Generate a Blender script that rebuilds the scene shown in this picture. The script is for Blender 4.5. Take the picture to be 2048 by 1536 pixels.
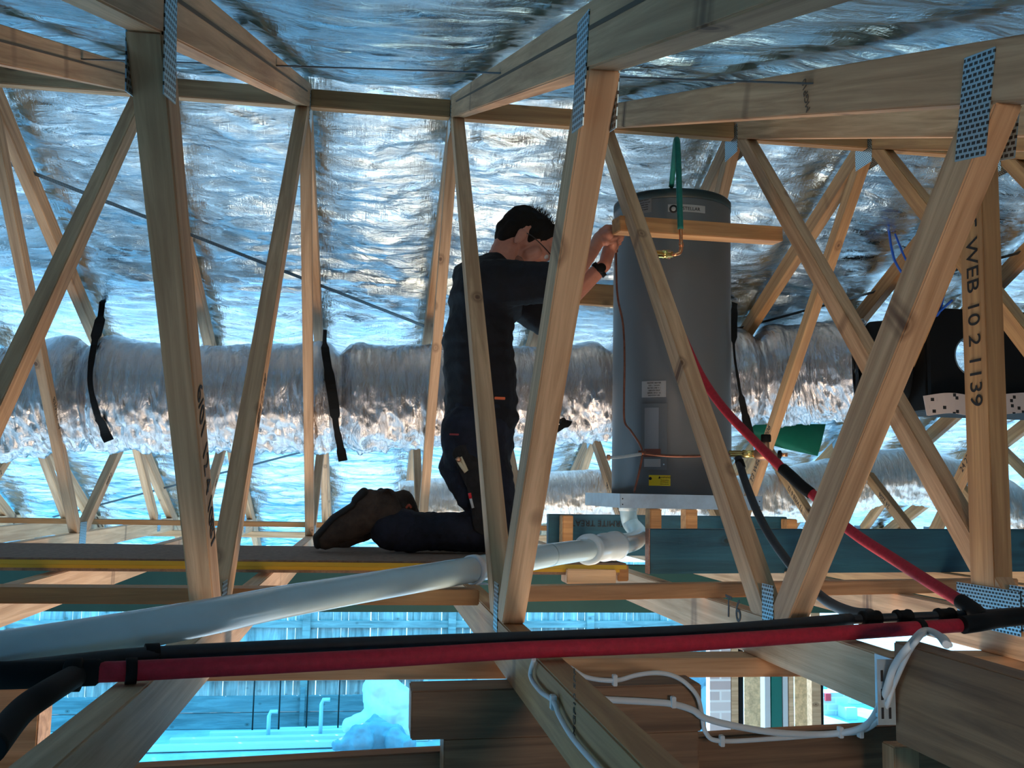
import bpy, bmesh, math, random
import numpy as np
from mathutils import Vector, Matrix, Quaternion
C = bpy.context.scene.collection
for o in list(bpy.data.objects): bpy.data.objects.remove(o)
random.seed(7)
# ------------------------------------------------------------------ camera, world, sun, exposure
FL, PIT, YAW, ROL, EYE = 1942.6, .1088, .1439, .0202, .2664
GROUND = -2.75
_F = Vector((math.sin(YAW)*math.cos(PIT), math.cos(YAW)*math.cos(PIT), math.sin(PIT)))
_R0 = Vector((math.cos(YAW), -math.sin(YAW), 0)); _U0 = _R0.cross(_F)
_R = _R0*math.cos(ROL)+_U0*math.sin(ROL); _U = _U0*math.cos(ROL)-_R0*math.sin(ROL)
CAM = Vector((0, 0, EYE))
cd = bpy.data.cameras.new('camera'); co = bpy.data.objects.new('camera', cd); C.objects.link(co)
cd.sensor_width = 36; cd.lens = FL/2048*36; cd.clip_start = .02; cd.clip_end = 200
co.matrix_world = Matrix(((_R.x, _U.x, -_F.x, CAM.x), (_R.y, _U.y, -_F.y, CAM.y), (_R.z, _U.z, -_F.z, CAM.z), (0, 0, 0, 1)))
bpy.context.scene.camera = co
w = bpy.data.worlds.new('world'); bpy.context.scene.world = w; w.use_nodes = True
wb = w.node_tree.nodes['Background']; wb.inputs[0].default_value = (.07, .56, 1.0, 1); wb.inputs[1].default_value = 7.5
sd = bpy.data.lights.new('sun', 'SUN'); sd.energy = 24.0; sd.angle = math.radians(1.5); sd.color = (.80, .92, 1)
so = bpy.data.objects.new('sun', sd); C.objects.link(so)
so.rotation_euler = Vector((-.25, .80, .47)).to_track_quat('Z', 'Y').to_euler()
def area(name, loc, target, size, power, col):
    l = bpy.data.lights.new(name, 'AREA'); l.shape = 'RECTANGLE'; l.size, l.size_y = size; l.energy = power; l.color = col
    o = bpy.data.objects.new(name, l); C.objects.link(o); o.location = loc
    o.rotation_euler = (Vector(loc)-Vector(target)).to_track_quat('Z', 'Y').to_euler(); return o
area('warm_bounce_fill', (1.0, 2.9, -2.3), (.75, 2.7, .9), (1.6, 1.2), 170, (1, .74, .52))  # added fill standing in for warm bounce from the room below
hl = area('camera_side_fill', (.50, -.60, .27), (.95, 2.6, .62), (.30, .22), 8.5, (1, .76, .58)); hl.data.spread = math.radians(70)  # added warm fill behind the camera, no real lamp there
vs = bpy.context.scene.view_settings
vs.view_transform = 'Standard'; vs.look = 'None'; vs.gamma = 1; vs.exposure = -0.75; vs.use_curve_mapping = False

# ------------------------------------------------------------------ picture measurements to points in the place
def ray(x, y): return _F+_R*((x-1024)/FL)-_U*((y-768)/FL)
def on(ax, x, y, v):
    d = ray(x, y); return CAM+d*((v-CAM[ax])/d[ax])
def OX(x, y, v): return on(0, x, y, v)
def OY(x, y, v): return on(1, x, y, v)
def OZ(x, y, v): return on(2, x, y, v)

# ------------------------------------------------------------------ materials
def M(name):
    m = bpy.data.materials.new(name); m.use_nodes = True; nt = m.node_tree
    return m, nt, nt.nodes['Principled BSDF']
def N(nt, t, **k):
    n = nt.nodes.new(t)
    for a, b in k.items():
        if a.startswith('i_'):
            key = a[2:]; n.inputs[int(key) if key.isdigit() else key].default_value = b
        else: setattr(n, a, b)
    return n
def ramp(nt, fac, stops):
    r = nt.nodes.new('ShaderNodeValToRGB'); e = r.color_ramp.elements
    while len(e) < len(stops): e.new(.5)
    for k, (p, c) in enumerate(stops): e[k].position = p; e[k].color = (*c, 1) if len(c) == 3 else c
    nt.links.new(fac, r.inputs[0]); return r.outputs[0]
def mix(nt, fac, a, b, mode='MIX'):
    n = N(nt, 'ShaderNodeMix', data_type='RGBA', blend_type=mode)
    for v, i in ((fac, 0), (a, 6), (b, 7)):
        if hasattr(v, 'is_linked') or hasattr(v, 'links'): nt.links.new(v, n.inputs[i])
        else: n.inputs[i].default_value = v if i == 0 else (*v, 1)
    return n.outputs[2]
def bump(nt, bs, h, s, d):
    b = N(nt, 'ShaderNodeBump'); b.inputs['Strength'].default_value = s; b.inputs['Distance'].default_value = d
    nt.links.new(h, b.inputs['Height']); nt.links.new(b.outputs[0], bs.inputs['Normal'])
def coords(nt, scale, jitter=True):
    tc = N(nt, 'ShaderNodeTexCoord'); out = tc.outputs['Object']
    if jitter:
        oi = N(nt, 'ShaderNodeObjectInfo'); ad = N(nt, 'ShaderNodeVectorMath', operation='ADD')
        mu = N(nt, 'ShaderNodeMath', operation='MULTIPLY', i_1=37.0); nt.links.new(oi.outputs['Random'], mu.inputs[0])
        nt.links.new(out, ad.inputs[0]); nt.links.new(mu.outputs[0], ad.inputs[1]); out = ad.outputs[0]
    mp = N(nt, 'ShaderNodeMapping'); mp.inputs['Scale'].default_value = scale; nt.links.new(out, mp.inputs[0])
    return mp.outputs[0]
def wood(name, light, dark, knot=(.16, .07, .03), rough=.62, grain=26, streak=1.0, gs=None, blocks=0):
    m, nt, bs = M(name)
    v = coords(nt, gs or (1.1, grain, grain))
    n1 = N(nt, 'ShaderNodeTexNoise', i_Scale=1.6, i_Detail=5, i_Roughness=.62, i_Distortion=.6); nt.links.new(v, n1.inputs['Vector'])
    col = ramp(nt, n1.outputs[0], [(.34, dark), (.50, tuple(.5*a+.5*b for a, b in zip(light, dark))), (.64, light)])
    v2 = coords(nt, (4.2, .25, 6.2))
    vo = N(nt, 'ShaderNodeTexVoronoi', i_Scale=1.15); nt.links.new(v2, vo.inputs['Vector'])
    kf = ramp(nt, vo.outputs['Distance'], [(.045, (1, 1, 1)), (.075, (.25, .25, .25)), (.10, (.6, .6, .6)), (.17, (0, 0, 0))])
    col = mix(nt, kf, col, knot)
    v3 = coords(nt, (.8, 4, 4))
    n3 = N(nt, 'ShaderNodeTexNoise', i_Scale=2.0, i_Detail=3); nt.links.new(v3, n3.inputs['Vector'])
    oi = N(nt, 'ShaderNodeObjectInfo')
    br = N(nt, 'ShaderNodeMapRange', i_3=.80, i_4=1.08); nt.links.new(oi.outputs['Random'], br.inputs[0])
    hs = N(nt, 'ShaderNodeHueSaturation'); nt.links.new(br.outputs[0], hs.inputs['Value'])
    mott = ramp(nt, n3.outputs[0], [(.3, (.80, .78, .76)), (.65, (1, 1, 1))])
    nt.links.new(mix(nt, 1.0, col, mott, 'MULTIPLY'), hs.inputs['Color'])
    outc = hs.outputs[0]
    if blocks:
        wv = coords(nt, (10.2, .01, .01), False); wn_ = N(nt, 'ShaderNodeTexVoronoi', i_Scale=1.0); wn_.voronoi_dimensions = '1D'
        sx = N(nt, 'ShaderNodeSeparateXYZ'); nt.links.new(wv, sx.inputs[0]); nt.links.new(sx.outputs[0], wn_.inputs['W'])
        outc = mix(nt, 1.0, outc, ramp(nt, wn_.outputs['Color'], [(.0, (1-blocks,)*3), (1, (1, 1, 1))]), 'MULTIPLY')
    nt.links.new(outc, bs.inputs['Base Color'])
    bs.inputs['Roughness'].default_value = rough; bump(nt, bs, n1.outputs[0], .35*streak, .004)
    return m
def plain(name, col, rough=.5, metal=0, noise=0, nscale=8, bmp=0, spec=None):
    m, nt, bs = M(name)
    if noise:
        v = coords(nt, (1, 1, 1))
        n = N(nt, 'ShaderNodeTexNoise', i_Scale=nscale, i_Detail=6, i_Roughness=.65); nt.links.new(v, n.inputs['Vector'])
        nt.links.new(ramp(nt, n.outputs[0], [(.3, tuple(c*(1-noise) for c in col)), (.7, tuple(min(1, c*(1+noise)) for c in col))]), bs.inputs['Base Color'])
        if bmp: bump(nt, bs, n.outputs[0], bmp, .01)
    else: bs.inputs['Base Color'].default_value = (*col, 1)
    bs.inputs['Roughness'].default_value = rough; bs.inputs['Metallic'].default_value = metal
    if spec is not None: bs.inputs['Specular IOR Level'].default_value = spec
    return m
def foil_mat(name, col, rough, scrim, crease, cs=(7, 26, 26), sscale=(1, 1, 1), seam=None):
    m, nt, bs = M(name)
    v = coords(nt, cs, False)
    n1 = N(nt, 'ShaderNodeTexNoise', i_Scale=1.0, i_Detail=7, i_Roughness=.62, i_Distortion=1.2); nt.links.new(v, n1.inputs['Vector'])
    v2 = coords(nt, sscale, False)
    n2 = N(nt, 'ShaderNodeTexNoise', i_Scale=1.0, i_Detail=2); nt.links.new(v2, n2.inputs['Vector'])
    a = N(nt, 'ShaderNodeMath', operation='MULTIPLY', i_1=crease); nt.links.new(n1.outputs[0], a.inputs[0])
    b = N(nt, 'ShaderNodeMath', operation='MULTIPLY', i_1=scrim); nt.links.new(n2.outputs[0], b.inputs[0])
    s = N(nt, 'ShaderNodeMath', operation='ADD'); nt.links.new(a.outputs[0], s.inputs[0]); nt.links.new(b.outputs[0], s.inputs[1])
    bs.inputs['Metallic'].default_value = 1.0; bs.inputs['Base Color'].default_value = (*col, 1)
    bs.inputs['Roughness'].default_value = rough
    bump(nt, bs, s.outputs[0], 1.0, 1.0)
    return m
def plate_mat(name, col, du=.014, dv=.0085, gap=.0042, rough=.35, metal=.9):
    m, nt, bs = M(name)
    tc = N(nt, 'ShaderNodeTexCoord')
    bk = N(nt, 'ShaderNodeTexBrick', offset=.5, squash=1.0)
    bk.inputs['Color1'].default_value = bk.inputs['Color2'].default_value = (0, 0, 0, 1); bk.inputs['Mortar'].default_value = (1, 1, 1, 1)
    bk.inputs['Scale'].default_value = 1; bk.inputs['Mortar Size'].default_value = gap; bk.inputs['Brick Width'].default_value = du
    bk.inputs['Row Height'].default_value = dv; bk.inputs['Mortar Smooth'].default_value = .1
    nt.links.new(tc.outputs['Object'], bk.inputs['Vector'])
    nt.links.new(mix(nt, bk.outputs['Color'], (.012, .016, .02), col), bs.inputs['Base Color'])
    mr = N(nt, 'ShaderNodeMath', operation='MULTIPLY', i_1=metal); nt.links.new(bk.outputs['Color'], mr.inputs[0]); nt.links.new(mr.outputs[0], bs.inputs['Metallic'])
    bs.inputs['Roughness'].default_value = rough; bump(nt, bs, bk.outputs['Color'], .6, .002)
    return m
W_PINE = wood('pine', (.76, .47, .265), (.45, .25, .125))
W_PINE2 = wood('pine_pale', (.84, .58, .36), (.58, .36, .20))
W_WARM = wood('pine_warm', (.66, .37, .16), (.42, .21, .085))
W_SHADED = wood('pine_shaded', (.34, .19, .10), (.16, .085, .045))  # shade on the nearest timbers is put into this colour
W_FENCE = wood('fence_wood', (.55, .58, .56), (.26, .29, .29), (.14, .14, .13), .8, 10)
W_FENCE_V = wood('fence_palings', (.70, .72, .70), (.30, .33, .33), (.18, .18, .17), .8, 10, 1, (10, 10, 1.1), .35)
W_SLEEP = wood('sleeper_wood', (.30, .36, .38), (.16, .20, .22), (.1, .1, .1), .85, 10)
W_LVL = wood('treated_green_timber', (.018, .12, .19), (.010, .065, .11), (.01, .03, .04), .55, 14)
W_PLY = wood('plywood_edge', (.50, .30, .25), (.30, .16, .13), rough=.7, grain=90)
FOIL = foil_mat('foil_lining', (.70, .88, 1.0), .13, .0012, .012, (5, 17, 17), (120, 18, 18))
FOIL_SHADED = foil_mat('foil_lining_shaded', (.34, .58, .72), .19, .0010, .010, (5, 17, 17), (120, 18, 18))  # near slope: darkening towards the view's edge put into the foil colour
FOIL_D = foil_mat('foil_duct', (.62, .62, .64), .18, .0012, .012, (26, 8, 8), (60, 25, 25))
FOIL_D2 = foil_mat('foil_duct_pale', (.90, .92, .92), .26, .0012, .012, (26, 8, 8), (60, 25, 25))
PLATE = plate_mat('galvanised_plate', (.42, .60, .70), .0125, .0085, .0019)
GALV = plain('galvanised', (.55, .68, .76), .38, .75, .12, 20)
STRAP = plate_mat('perforated_strap', (.10, .13, .15), .012, .010, .0030, .4)
PVC = plain('pvc_pipe', (.46, .64, .72), .20, 0, .05, 6)
PVCW = plain('pvc_fitting', (.60, .74, .82), .32)
RUB = plain('black_rubber', (.005, .006, .007), .75, spec=.2)
BLK = plain('black_lagging', (.014, .022, .030), .62, 0, .2, 60)
RED = plain('red_lagging', (.40, .012, .030), .72, 0, .22, 90, .2)
GRN = plain('green_lagging', (.0, .15, .125), .62, 0, .15, 60)
COP = plain('copper', (.85, .36, .18), .25, 1, .2, 30)
COPD = plain('copper_dull', (.20, .085, .06), .45, .7, .3, 40)
BRASS = plain('brass', (.80, .62, .22), .25, 1)
BRONZE = plain('bronze', (.48, .27, .17), .4, .8, .2, 60)
TANK = plain('tank_enamel', (.130, .148, .160), .38, .1, .04, 5)
TANKLID = plain('tank_lid', (.012, .03, .035), .5)
YEL = plain('warning_yellow', (.85, .66, .01), .5)
INK = plain('ink', (.012, .012, .014), .7)
INKB = plain('faded_ink', (.10, .075, .055), .8)
WHITE = plain('white_sheath', (.62, .66, .68), .45)
LABELG = plain('label_grey', (.34, .36, .37), .5)
SKIN = plain('skin', (.50, .215, .15), .5, 0, .10, 30)
HAIR = plain('hair', (.010, .008, .007), .8, spec=.2)
TEE = plain('black_tee', (.0045, .0055, .010), .85, 0, .5, 14, .6)
PANT = plain('work_trousers', (.007, .010, .022), .85, 0, .7, 16, .7)
PANTK = plain('charcoal_panel', (.016, .014, .014), .9, 0, .6, 30, .6)
BOOT = plain('brown_suede', (.050, .031, .022), .85, 0, .5, 26, .7)
SOLE = plain('boot_sole', (.012, .012, .013), .8)
GLASSF = plain('black_frame', (.01, .01, .012), .3)
BLUE = plain('blue_rope', (.01, .10, .55), .6)
YBOARD = plain('yellow_edge', (.50, .32, .02), .6)
PART = plain('particleboard', (.24, .16, .12), .85, 0, .35, 50, .3)
GREENM = plain('green_membrane', (.0, .20, .11), .6, 0, .2, 4)
GREENB = plain('dark_green_board', (.010, .075, .075), .6, 0, .15, 3)
EARTH = plain('yard_ground', (.46, .50, .52), .9, 0, .22, 3, .3)
SLAB = plain('slab', (.70, .71, .71), .8, 0, .1, 2)
TARP = plain('grey_tarpaulin', (.20, .30, .36), .4, 0, .15, 6)
BAGM = plain('white_bag_cloth', (.85, .86, .86), .7, 0, .06, 6)
OSB = plain('chipboard_panel', (.62, .46, .28), .8, 0, .35, 26)
def dots_mat():
    m, nt, bs = M('dotted_paper'); v = coords(nt, (1, .3, 1)); vo = N(nt, 'ShaderNodeTexVoronoi', i_Scale=26, distance='CHEBYCHEV'); nt.links.new(v, vo.inputs['Vector'])
    nt.links.new(ramp(nt, vo.outputs['Distance'], [(.20, (.01, .01, .01)), (.22, (.60, .50, .46))]), bs.inputs['Base Color']); bs.inputs['Roughness'].default_value = .7; return m
DOTS = dots_mat()
def glass_mat():
    m, nt, bs = M('glass'); bs.inputs['Transmission Weight'].default_value = 1; bs.inputs['Roughness'].default_value = 0; bs.inputs['IOR'].default_value = 1.45
    bs.inputs['Base Color'].default_value = (.9, .97, 1, 1); return m
GLASS = glass_mat()
def brick_mat():
    m, nt, bs = M('pale_brick')
    bk = N(nt, 'ShaderNodeTexBrick', i_Scale=1); tc = N(nt, 'ShaderNodeTexCoord')
    mp = N(nt, 'ShaderNodeMapping'); mp.inputs['Rotation'].default_value = (math.radians(90), 0, 0); nt.links.new(tc.outputs['Object'], mp.inputs[0])
    bk.inputs['Brick Width'].default_value = .24; bk.inputs['Row Height'].default_value = .086; bk.inputs['Mortar Size'].default_value = .009
    bk.inputs['Color1'].default_value = (.80, .76, .76, 1); bk.inputs['Color2'].default_value = (.60, .50, .50, 1); bk.inputs['Mortar'].default_value = (.92, .92, .92, 1)
    nt.links.new(mp.outputs[0], bk.inputs['Vector']); nt.links.new(bk.outputs['Color'], bs.inputs['Base Color']); bs.inputs['Roughness'].default_value = .85
    return m
BRICK = brick_mat()

# ------------------------------------------------------------------ object helpers
def tag(o, label=None, cat=None, group=None, kind=None):
    if label: o['label'] = label
    if cat: o['category'] = cat
    if group: o['group'] = group
    if kind: o['kind'] = kind
    return o
def empty(name, loc=(0, 0, 0), label=None, cat=None, group=None):
    o = bpy.data.objects.new(name, None); C.objects.link(o); o.location = loc; o.empty_display_size = .05
    return tag(o, label, cat, group)
def link(name, me, mat, parent=None, mw=None, smooth=False):
    o = bpy.data.objects.new(name, me); C.objects.link(o)
    if mat is not None: me.materials.clear(); me.materials.append(mat)
    mw = mw or Matrix()
    if parent is not None:
        o.parent = parent
        pm = parent_world(parent); o.matrix_basis = pm.inverted() @ mw
    else: o.matrix_basis = mw
    if smooth:
        for p in me.polygons: p.use_smooth = True
    return o
def parent_world(o):
    m = o.matrix_basis.copy() if o.type != 'EMPTY' or True else Matrix()
    if o.parent: m = parent_world(o.parent) @ m
    return m
def frame(origin, xdir, up=(0, 0, 1)):
    x = Vector(xdir).normalized(); u = Vector(up)
    if abs(x.dot(u)) > .999: u = Vector((0, 1, 0))
    y = u.cross(x).normalized(); z = x.cross(y)
    return Matrix(((x.x, y.x, z.x, origin[0]), (x.y, y.y, z.y, origin[1]), (x.z, y.z, z.z, origin[2]), (0, 0, 0, 1)))
def mesh_from(verts, faces, name='m'):
    me = bpy.data.meshes.new(name); me.from_pydata([tuple(v) for v in verts], [], faces); me.update(); return me
def bm_mesh(bm):
    me = bpy.data.meshes.new('m'); bm.to_mesh(me); bm.free(); return me
def box_mesh(l, w, d, bev=.002, cx=0):
    bm = bmesh.new(); bmesh.ops.create_cube(bm, size=1)
    bmesh.ops.scale(bm, vec=(l, w, d), verts=bm.verts); bmesh.ops.translate(bm, vec=(cx, 0, 0), verts=bm.verts)
    if bev: bmesh.ops.bevel(bm, geom=bm.edges[:], offset=min(bev, .3*min(l, w, d)), segments=2, affect='EDGES')
    return bm_mesh(bm)
def beam(name, p0, p1, w, d, mat, parent=None, up=(0, 0, 1), bev=.0025):
    p0 = Vector(p0); p1 = Vector(p1); L = (p1-p0).length
    return link(name, box_mesh(L, w, d, bev), mat, parent, frame((p0+p1)/2, p1-p0, up))
def boxat(name, x0, x1, y0, y1, z0, z1, mat, parent=None, bev=.003):
    return link(name, box_mesh(x1-x0, y1-y0, z1-z0, bev), mat, parent, Matrix.Translation(((x0+x1)/2, (y0+y1)/2, (z0+z1)/2)))
def prism_yz(name, X, poly, axis0, axis1, th, mat, parent, bev=.0025):
    """a member of a truss: polygon in the (Y,Z) plane, thickness th across X; its own axes run along its length"""
    a = Vector((0, *axis0)); b = Vector((0, *axis1)); mw = frame(Vector((X, *((Vector(axis0)+Vector(axis1))/2))), b-a, (1, 0, 0))
    inv = mw.inverted()
    bm = bmesh.new(); va = []; vb = []
    for (y, z) in poly:
        va.append(bm.verts.new(inv @ Vector((X-th/2, y, z)))); vb.append(bm.verts.new(inv @ Vector((X+th/2, y, z))))
    n = len(poly); bm.faces.new(va); bm.faces.new(vb[::-1])
    for i in range(n): bm.faces.new((va[i], va[(i+1) % n], vb[(i+1) % n], vb[i]))
    bmesh.ops.recalc_face_normals(bm, faces=bm.faces[:])
    if bev: bmesh.ops.bevel(bm, geom=bm.edges[:], offset=bev, segments=2, affect='EDGES')
    return link(name, bm_mesh(bm), mat, parent, mw)
def catmull(pts, n=10):
    P = [Vector(p) for p in pts]; P = [P[0]*2-P[1]]+P+[P[-1]*2-P[-2]]; out = []
    for i in range(1, len(P)-2):
        a, b, c, d = P[i-1:i+3]
        for k in range(n):
            t = k/n; out.append(.5*((2*b)+(c-a)*t+(2*a-5*b+4*c-d)*t*t+(-a+3*b-3*c+d)*t**3))
    out.append(P[-2]); return out
def tube_mesh(pts, r, seg=16, cap=True, flat=None):
    pts = [Vector(p) for p in pts]; n = len(pts); rr = r if isinstance(r, (list, tuple)) else [r]*n
    T = [(pts[min(i+1, n-1)]-pts[max(i-1, 0)]).normalized() for i in range(n)]
    u = T[0].orthogonal().normalized()
    if abs(T[0].z) < .9: u = (Vector((0, 0, 1))-T[0]*T[0].z).normalized()
    vs, fs = [], []
    for i in range(n):
        u = (u-T[i]*u.dot(T[i])).normalized(); v = T[i].cross(u)
        for k in range(seg):
            a = 2*math.pi*k/seg; vs.append(pts[i]+(u*math.cos(a)*(flat or 1)+v*math.sin(a))*rr[i])
    for i in range(n-1):
        for k in range(seg): fs.append((i*seg+k, i*seg+(k+1) % seg, (i+1)*seg+(k+1) % seg, (i+1)*seg+k))
    if cap: fs.append(tuple(range(seg))[::-1]); fs.append(tuple((n-1)*seg+k for k in range(seg)))
    return mesh_from(vs, fs)
def tube(name, pts, r, mat, parent=None, seg=16, smooth_path=True, n=10, flat=None):
    p = catmull(pts, n) if smooth_path and len(pts) > 2 else [Vector(q) for q in pts]
    o = Vector(p[0]); me = tube_mesh([q-o for q in p], r, seg, True, flat)
    ob = link(name, me, mat, parent, Matrix.Translation(o))
    for f in me.polygons:
        f.use_smooth = len(f.vertices) == 4
    return ob
def ribbon(name, pts, width, side, th, mat, parent=None, n=8):
    """a flat strap: rectangle section swept along points, its width along the given side vector(s)"""
    p = catmull(pts, n) if n > 1 else [Vector(q) for q in pts]; vs, fs = [], []
    for i, q in enumerate(p):
        t = (p[min(i+1, len(p)-1)]-p[max(i-1, 0)]).normalized(); s = Vector(side); s = (s-t*s.dot(t)).normalized(); nn = t.cross(s)
        wd = width[min(len(width)-1, int(i*len(width)/len(p)))] if isinstance(width, (list, tuple)) else width
        for a, b in ((-1, -1), (1, -1), (1, 1), (-1, 1)): vs.append(q+s*a*wd/2+nn*b*th/2)
    for i in range(len(p)-1):
        for k in range(4): fs.append((i*4+k, i*4+(k+1) % 4, (i+1)*4+(k+1) % 4, (i+1)*4+k))
    fs += [(3, 2, 1, 0), tuple((len(p)-1)*4+k for k in range(4))]
    o = p[0]; me = mesh_from([v-o for v in vs], fs); return link(name, me, mat, parent, Matrix.Translation(o))
def lathe(name, prof, origin, mat, parent=None, seg=96, axis=(0, 0, 1), smooth=True, ring=False):
    vs, fs = [], []
    if ring: prof = list(prof)+[prof[0]]
    for (r, z) in prof:
        for k in range(seg): a = 2*math.pi*k/seg; vs.append((r*math.cos(a), r*math.sin(a), z))
    for i in range(len(prof)-1):
        for k in range(seg): fs.append((i*seg+k, i*seg+(k+1) % seg, (i+1)*seg+(k+1) % seg, (i+1)*seg+k))
    if not ring: fs.append(tuple(range(seg))[::-1]); fs.append(tuple((len(prof)-1)*seg+k for k in range(seg)))
    q = Vector((0, 0, 1)).rotation_difference(Vector(axis))
    return link(name, mesh_from(vs, fs), mat, parent, Matrix.Translation(origin) @ q.to_matrix().to_4x4(), smooth)
def text_mesh(s, size, ext=.0004):
    cu = bpy.data.curves.new('t', 'FONT'); cu.body = s; cu.size = size; cu.align_x = 'CENTER'; cu.align_y = 'CENTER'; cu.extrude = ext
    ob = bpy.data.objects.new('t', cu); C.objects.link(ob)
    me = bpy.data.meshes.new_from_object(ob.evaluated_get(bpy.context.evaluated_depsgraph_get()))
    bpy.data.objects.remove(ob); return me
def text(name, s, size, pos, right, up, mat, parent=None):
    r = Vector(right).normalized(); n = r.cross(Vector(up)).normalized(); u = n.cross(r)
    mw = Matrix(((r.x, u.x, n.x, pos[0]), (r.y, u.y, n.y, pos[1]), (r.z, u.z, n.z, pos[2]), (0, 0, 0, 1)))
    return link(name, text_mesh(s, size), mat, parent, mw)
# value noise -------------------------------------------------------
def _h(ix, iy, seed):
    n = (ix.astype(np.int64)*374761393+iy.astype(np.int64)*668265263+seed*1442695041) & 0xffffffff
    n = ((n ^ (n >> 13))*1274126177) & 0xffffffff
    return ((n ^ (n >> 16)) & 0xffff)/65535.0
def vn(x, y, seed=0):
    ix = np.floor(x); iy = np.floor(y); fx = x-ix; fy = y-iy; fx = fx*fx*fx*(fx*(fx*6-15)+10); fy = fy*fy*fy*(fy*(fy*6-15)+10)
    a = _h(ix, iy, seed); b = _h(ix+1, iy, seed); c = _h(ix, iy+1, seed); d = _h(ix+1, iy+1, seed)
    return (a*(1-fx)+b*fx)*(1-fy)+(c*(1-fx)+d*fx)*fy
def fbm(x, y, seed=0, o=5, g=.5):
    s = 0; a = 1; t = 0
    for k in range(o): s = s+a*vn(x*2**k, y*2**k, seed+k*17); t += a; a *= g
    return s/t
def ridged(x, y, seed=0, o=4, g=.5):
    s = 0; a = 1; t = 0
    for k in range(o): s = s+a*(1-abs(2*vn(x*2**k, y*2**k, seed+k*31)-1)); t += a; a *= g
    return s/t
def grid_obj(name, V, mat, parent=None, smooth=True, closed=False):
    """V: array (n, m, 3)"""
    n, m = V.shape[:2]; i = np.arange(n-1)[:, None]*m; j = np.arange(m-(0 if closed else 1))[None, :]
    j2 = (j+1) % m
    F = np.stack([i+j, i+j2, i+m+j2, i+m+j], -1).reshape(-1, 4)
    me = bpy.data.meshes.new(name); me.vertices.add(n*m); me.vertices.foreach_set('co', V.reshape(-1).astype(np.float32))
    me.loops.add(F.size); me.loops.foreach_set('vertex_index', F.reshape(-1).astype(np.int32))
    me.polygons.add(len(F)); me.polygons.foreach_set('loop_start', (np.arange(len(F))*4).astype(np.int32))
    me.update(calc_edges=True); me.validate()
    return link(name, me, mat, parent, None, smooth)

# ------------------------------------------------------------------ roof lines
TX = lambda k: -.303+.6*(k-1)
RY, RZ, SN, SF = 3.80, 1.762, .3608, .438
TH = .045
def nearz(Y): return RZ-SN*(RY-Y)          # underside of the near top chord
def farz(Y): return RZ-SF*(Y-RY)           # underside of the far top chord
# ------------------------------------------------------------------ foil roof lining (setting)
def lining(name, Y0, Y1, zf, slope, dy, seed, mat, amp, x0=-5.2, x1=7.6, dx=.028):
    xs = np.arange(x0, x1, dx); ys = np.linspace(Y0, Y1, int(abs(Y1-Y0)/dy)); X, Y = np.meshgrid(xs, ys)
    u = ((X-TX(0))/.6) % 1.0
    sag = np.sin(np.pi*u)**.8
    wob = X+.10*fbm(X*1.5, Y*1.5, seed+5)
    wr = ridged(wob*1.5+.3*Y, Y*7.5+.9*fbm(X*1.3, Y*2, seed+3)*3.2, seed, 5, .56)
    big = fbm(X*.9, Y*3.0, seed+9, 3)
    fine = ridged(X*6+Y*2, Y*13, seed+21, 3)
    pinch = 1-.75*np.exp(-((np.minimum(u, 1-u)/.07)**2))
    tick = fbm(X*9, Y*5, seed+77, 3)*np.exp(-((np.minimum(u, 1-u)/.16)**2))
    Z = zf(Y)+.122-.018*sag+amp*pinch*((wr-.5)*1.15+(big-.5)*1.3+(fine-.5)*.30)+.018*tick
    if Y1 > RY+1:      # lap between two sheets
        Z += .022*(ridged(X*.8+2, Y*2.6+.5*np.sin(X*2.1), seed+90, 3)-.5)
        Z += .02*(1/(1+np.exp((Y-(5.05+.05*np.sin(X*1.3)))/.006)))-.01
    g = grid_obj(name, np.stack([X, Y, Z], -1), mat); tag(g, kind='structure'); return g
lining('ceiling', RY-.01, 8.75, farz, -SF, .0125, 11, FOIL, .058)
lining('ceiling', -1.0, RY+.01, nearz, SN, .0165, 53, FOIL_SHADED, .040)

# ------------------------------------------------------------------ roof trusses
def inter(p, d, q, e):
    """intersection of lines p+s d and q+t e in 2D"""
    p, d, q, e = map(Vector, (p, d, q, e)); cr = d.x*e.y-d.y*e.x; w_ = q-p
    return p+d*((w_.x*e.y-w_.y*e.x)/cr)
def member(root, X, p, q, wd, mat, clip0=None, clip1=None, name='web', th=TH):
    p = Vector(p); q = Vector(q); d = (q-p).normalized(); n = Vector((-d.y, d.x))*wd/2
    def ends(c, s, base):
        pts = []
        for sg in ((1, -1) if s == 0 else (-1, 1)):
            e = base+n*sg
            pts.append(inter(e, d, c[0], c[1]) if c else e)
        return pts
    poly = ends(clip0, 0, p)+ends(clip1, 1, q)
    return prism_yz(name, X, [tuple(v) for v in poly], tuple(p), tuple(q), th, mat, root)
def plate(root, X, side, cy, cz, w_, h_, rot=0, name='nail_plate'):
    x = X+side*(TH/2+.0008)
    mw = Matrix.Translation((x, cy, cz)) @ Matrix.Rotation(rot, 4, 'X') @ Matrix.Rotation(math.radians(90), 4, 'Y') @ Matrix.Rotation(math.radians(90), 4, 'Z')
    # local x -> world Y, local y -> world Z
    mw = Matrix.Translation((x, cy, cz)) @ Matrix.Rotation(rot, 4, 'X') @ Matrix(((0, 0, 1, 0), (1, 0, 0, 0), (0, 1, 0, 0), (0, 0, 0, 1)))
    return link(name, box_mesh(w_, h_, .0016, 0), PLATE, root, mw)
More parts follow.
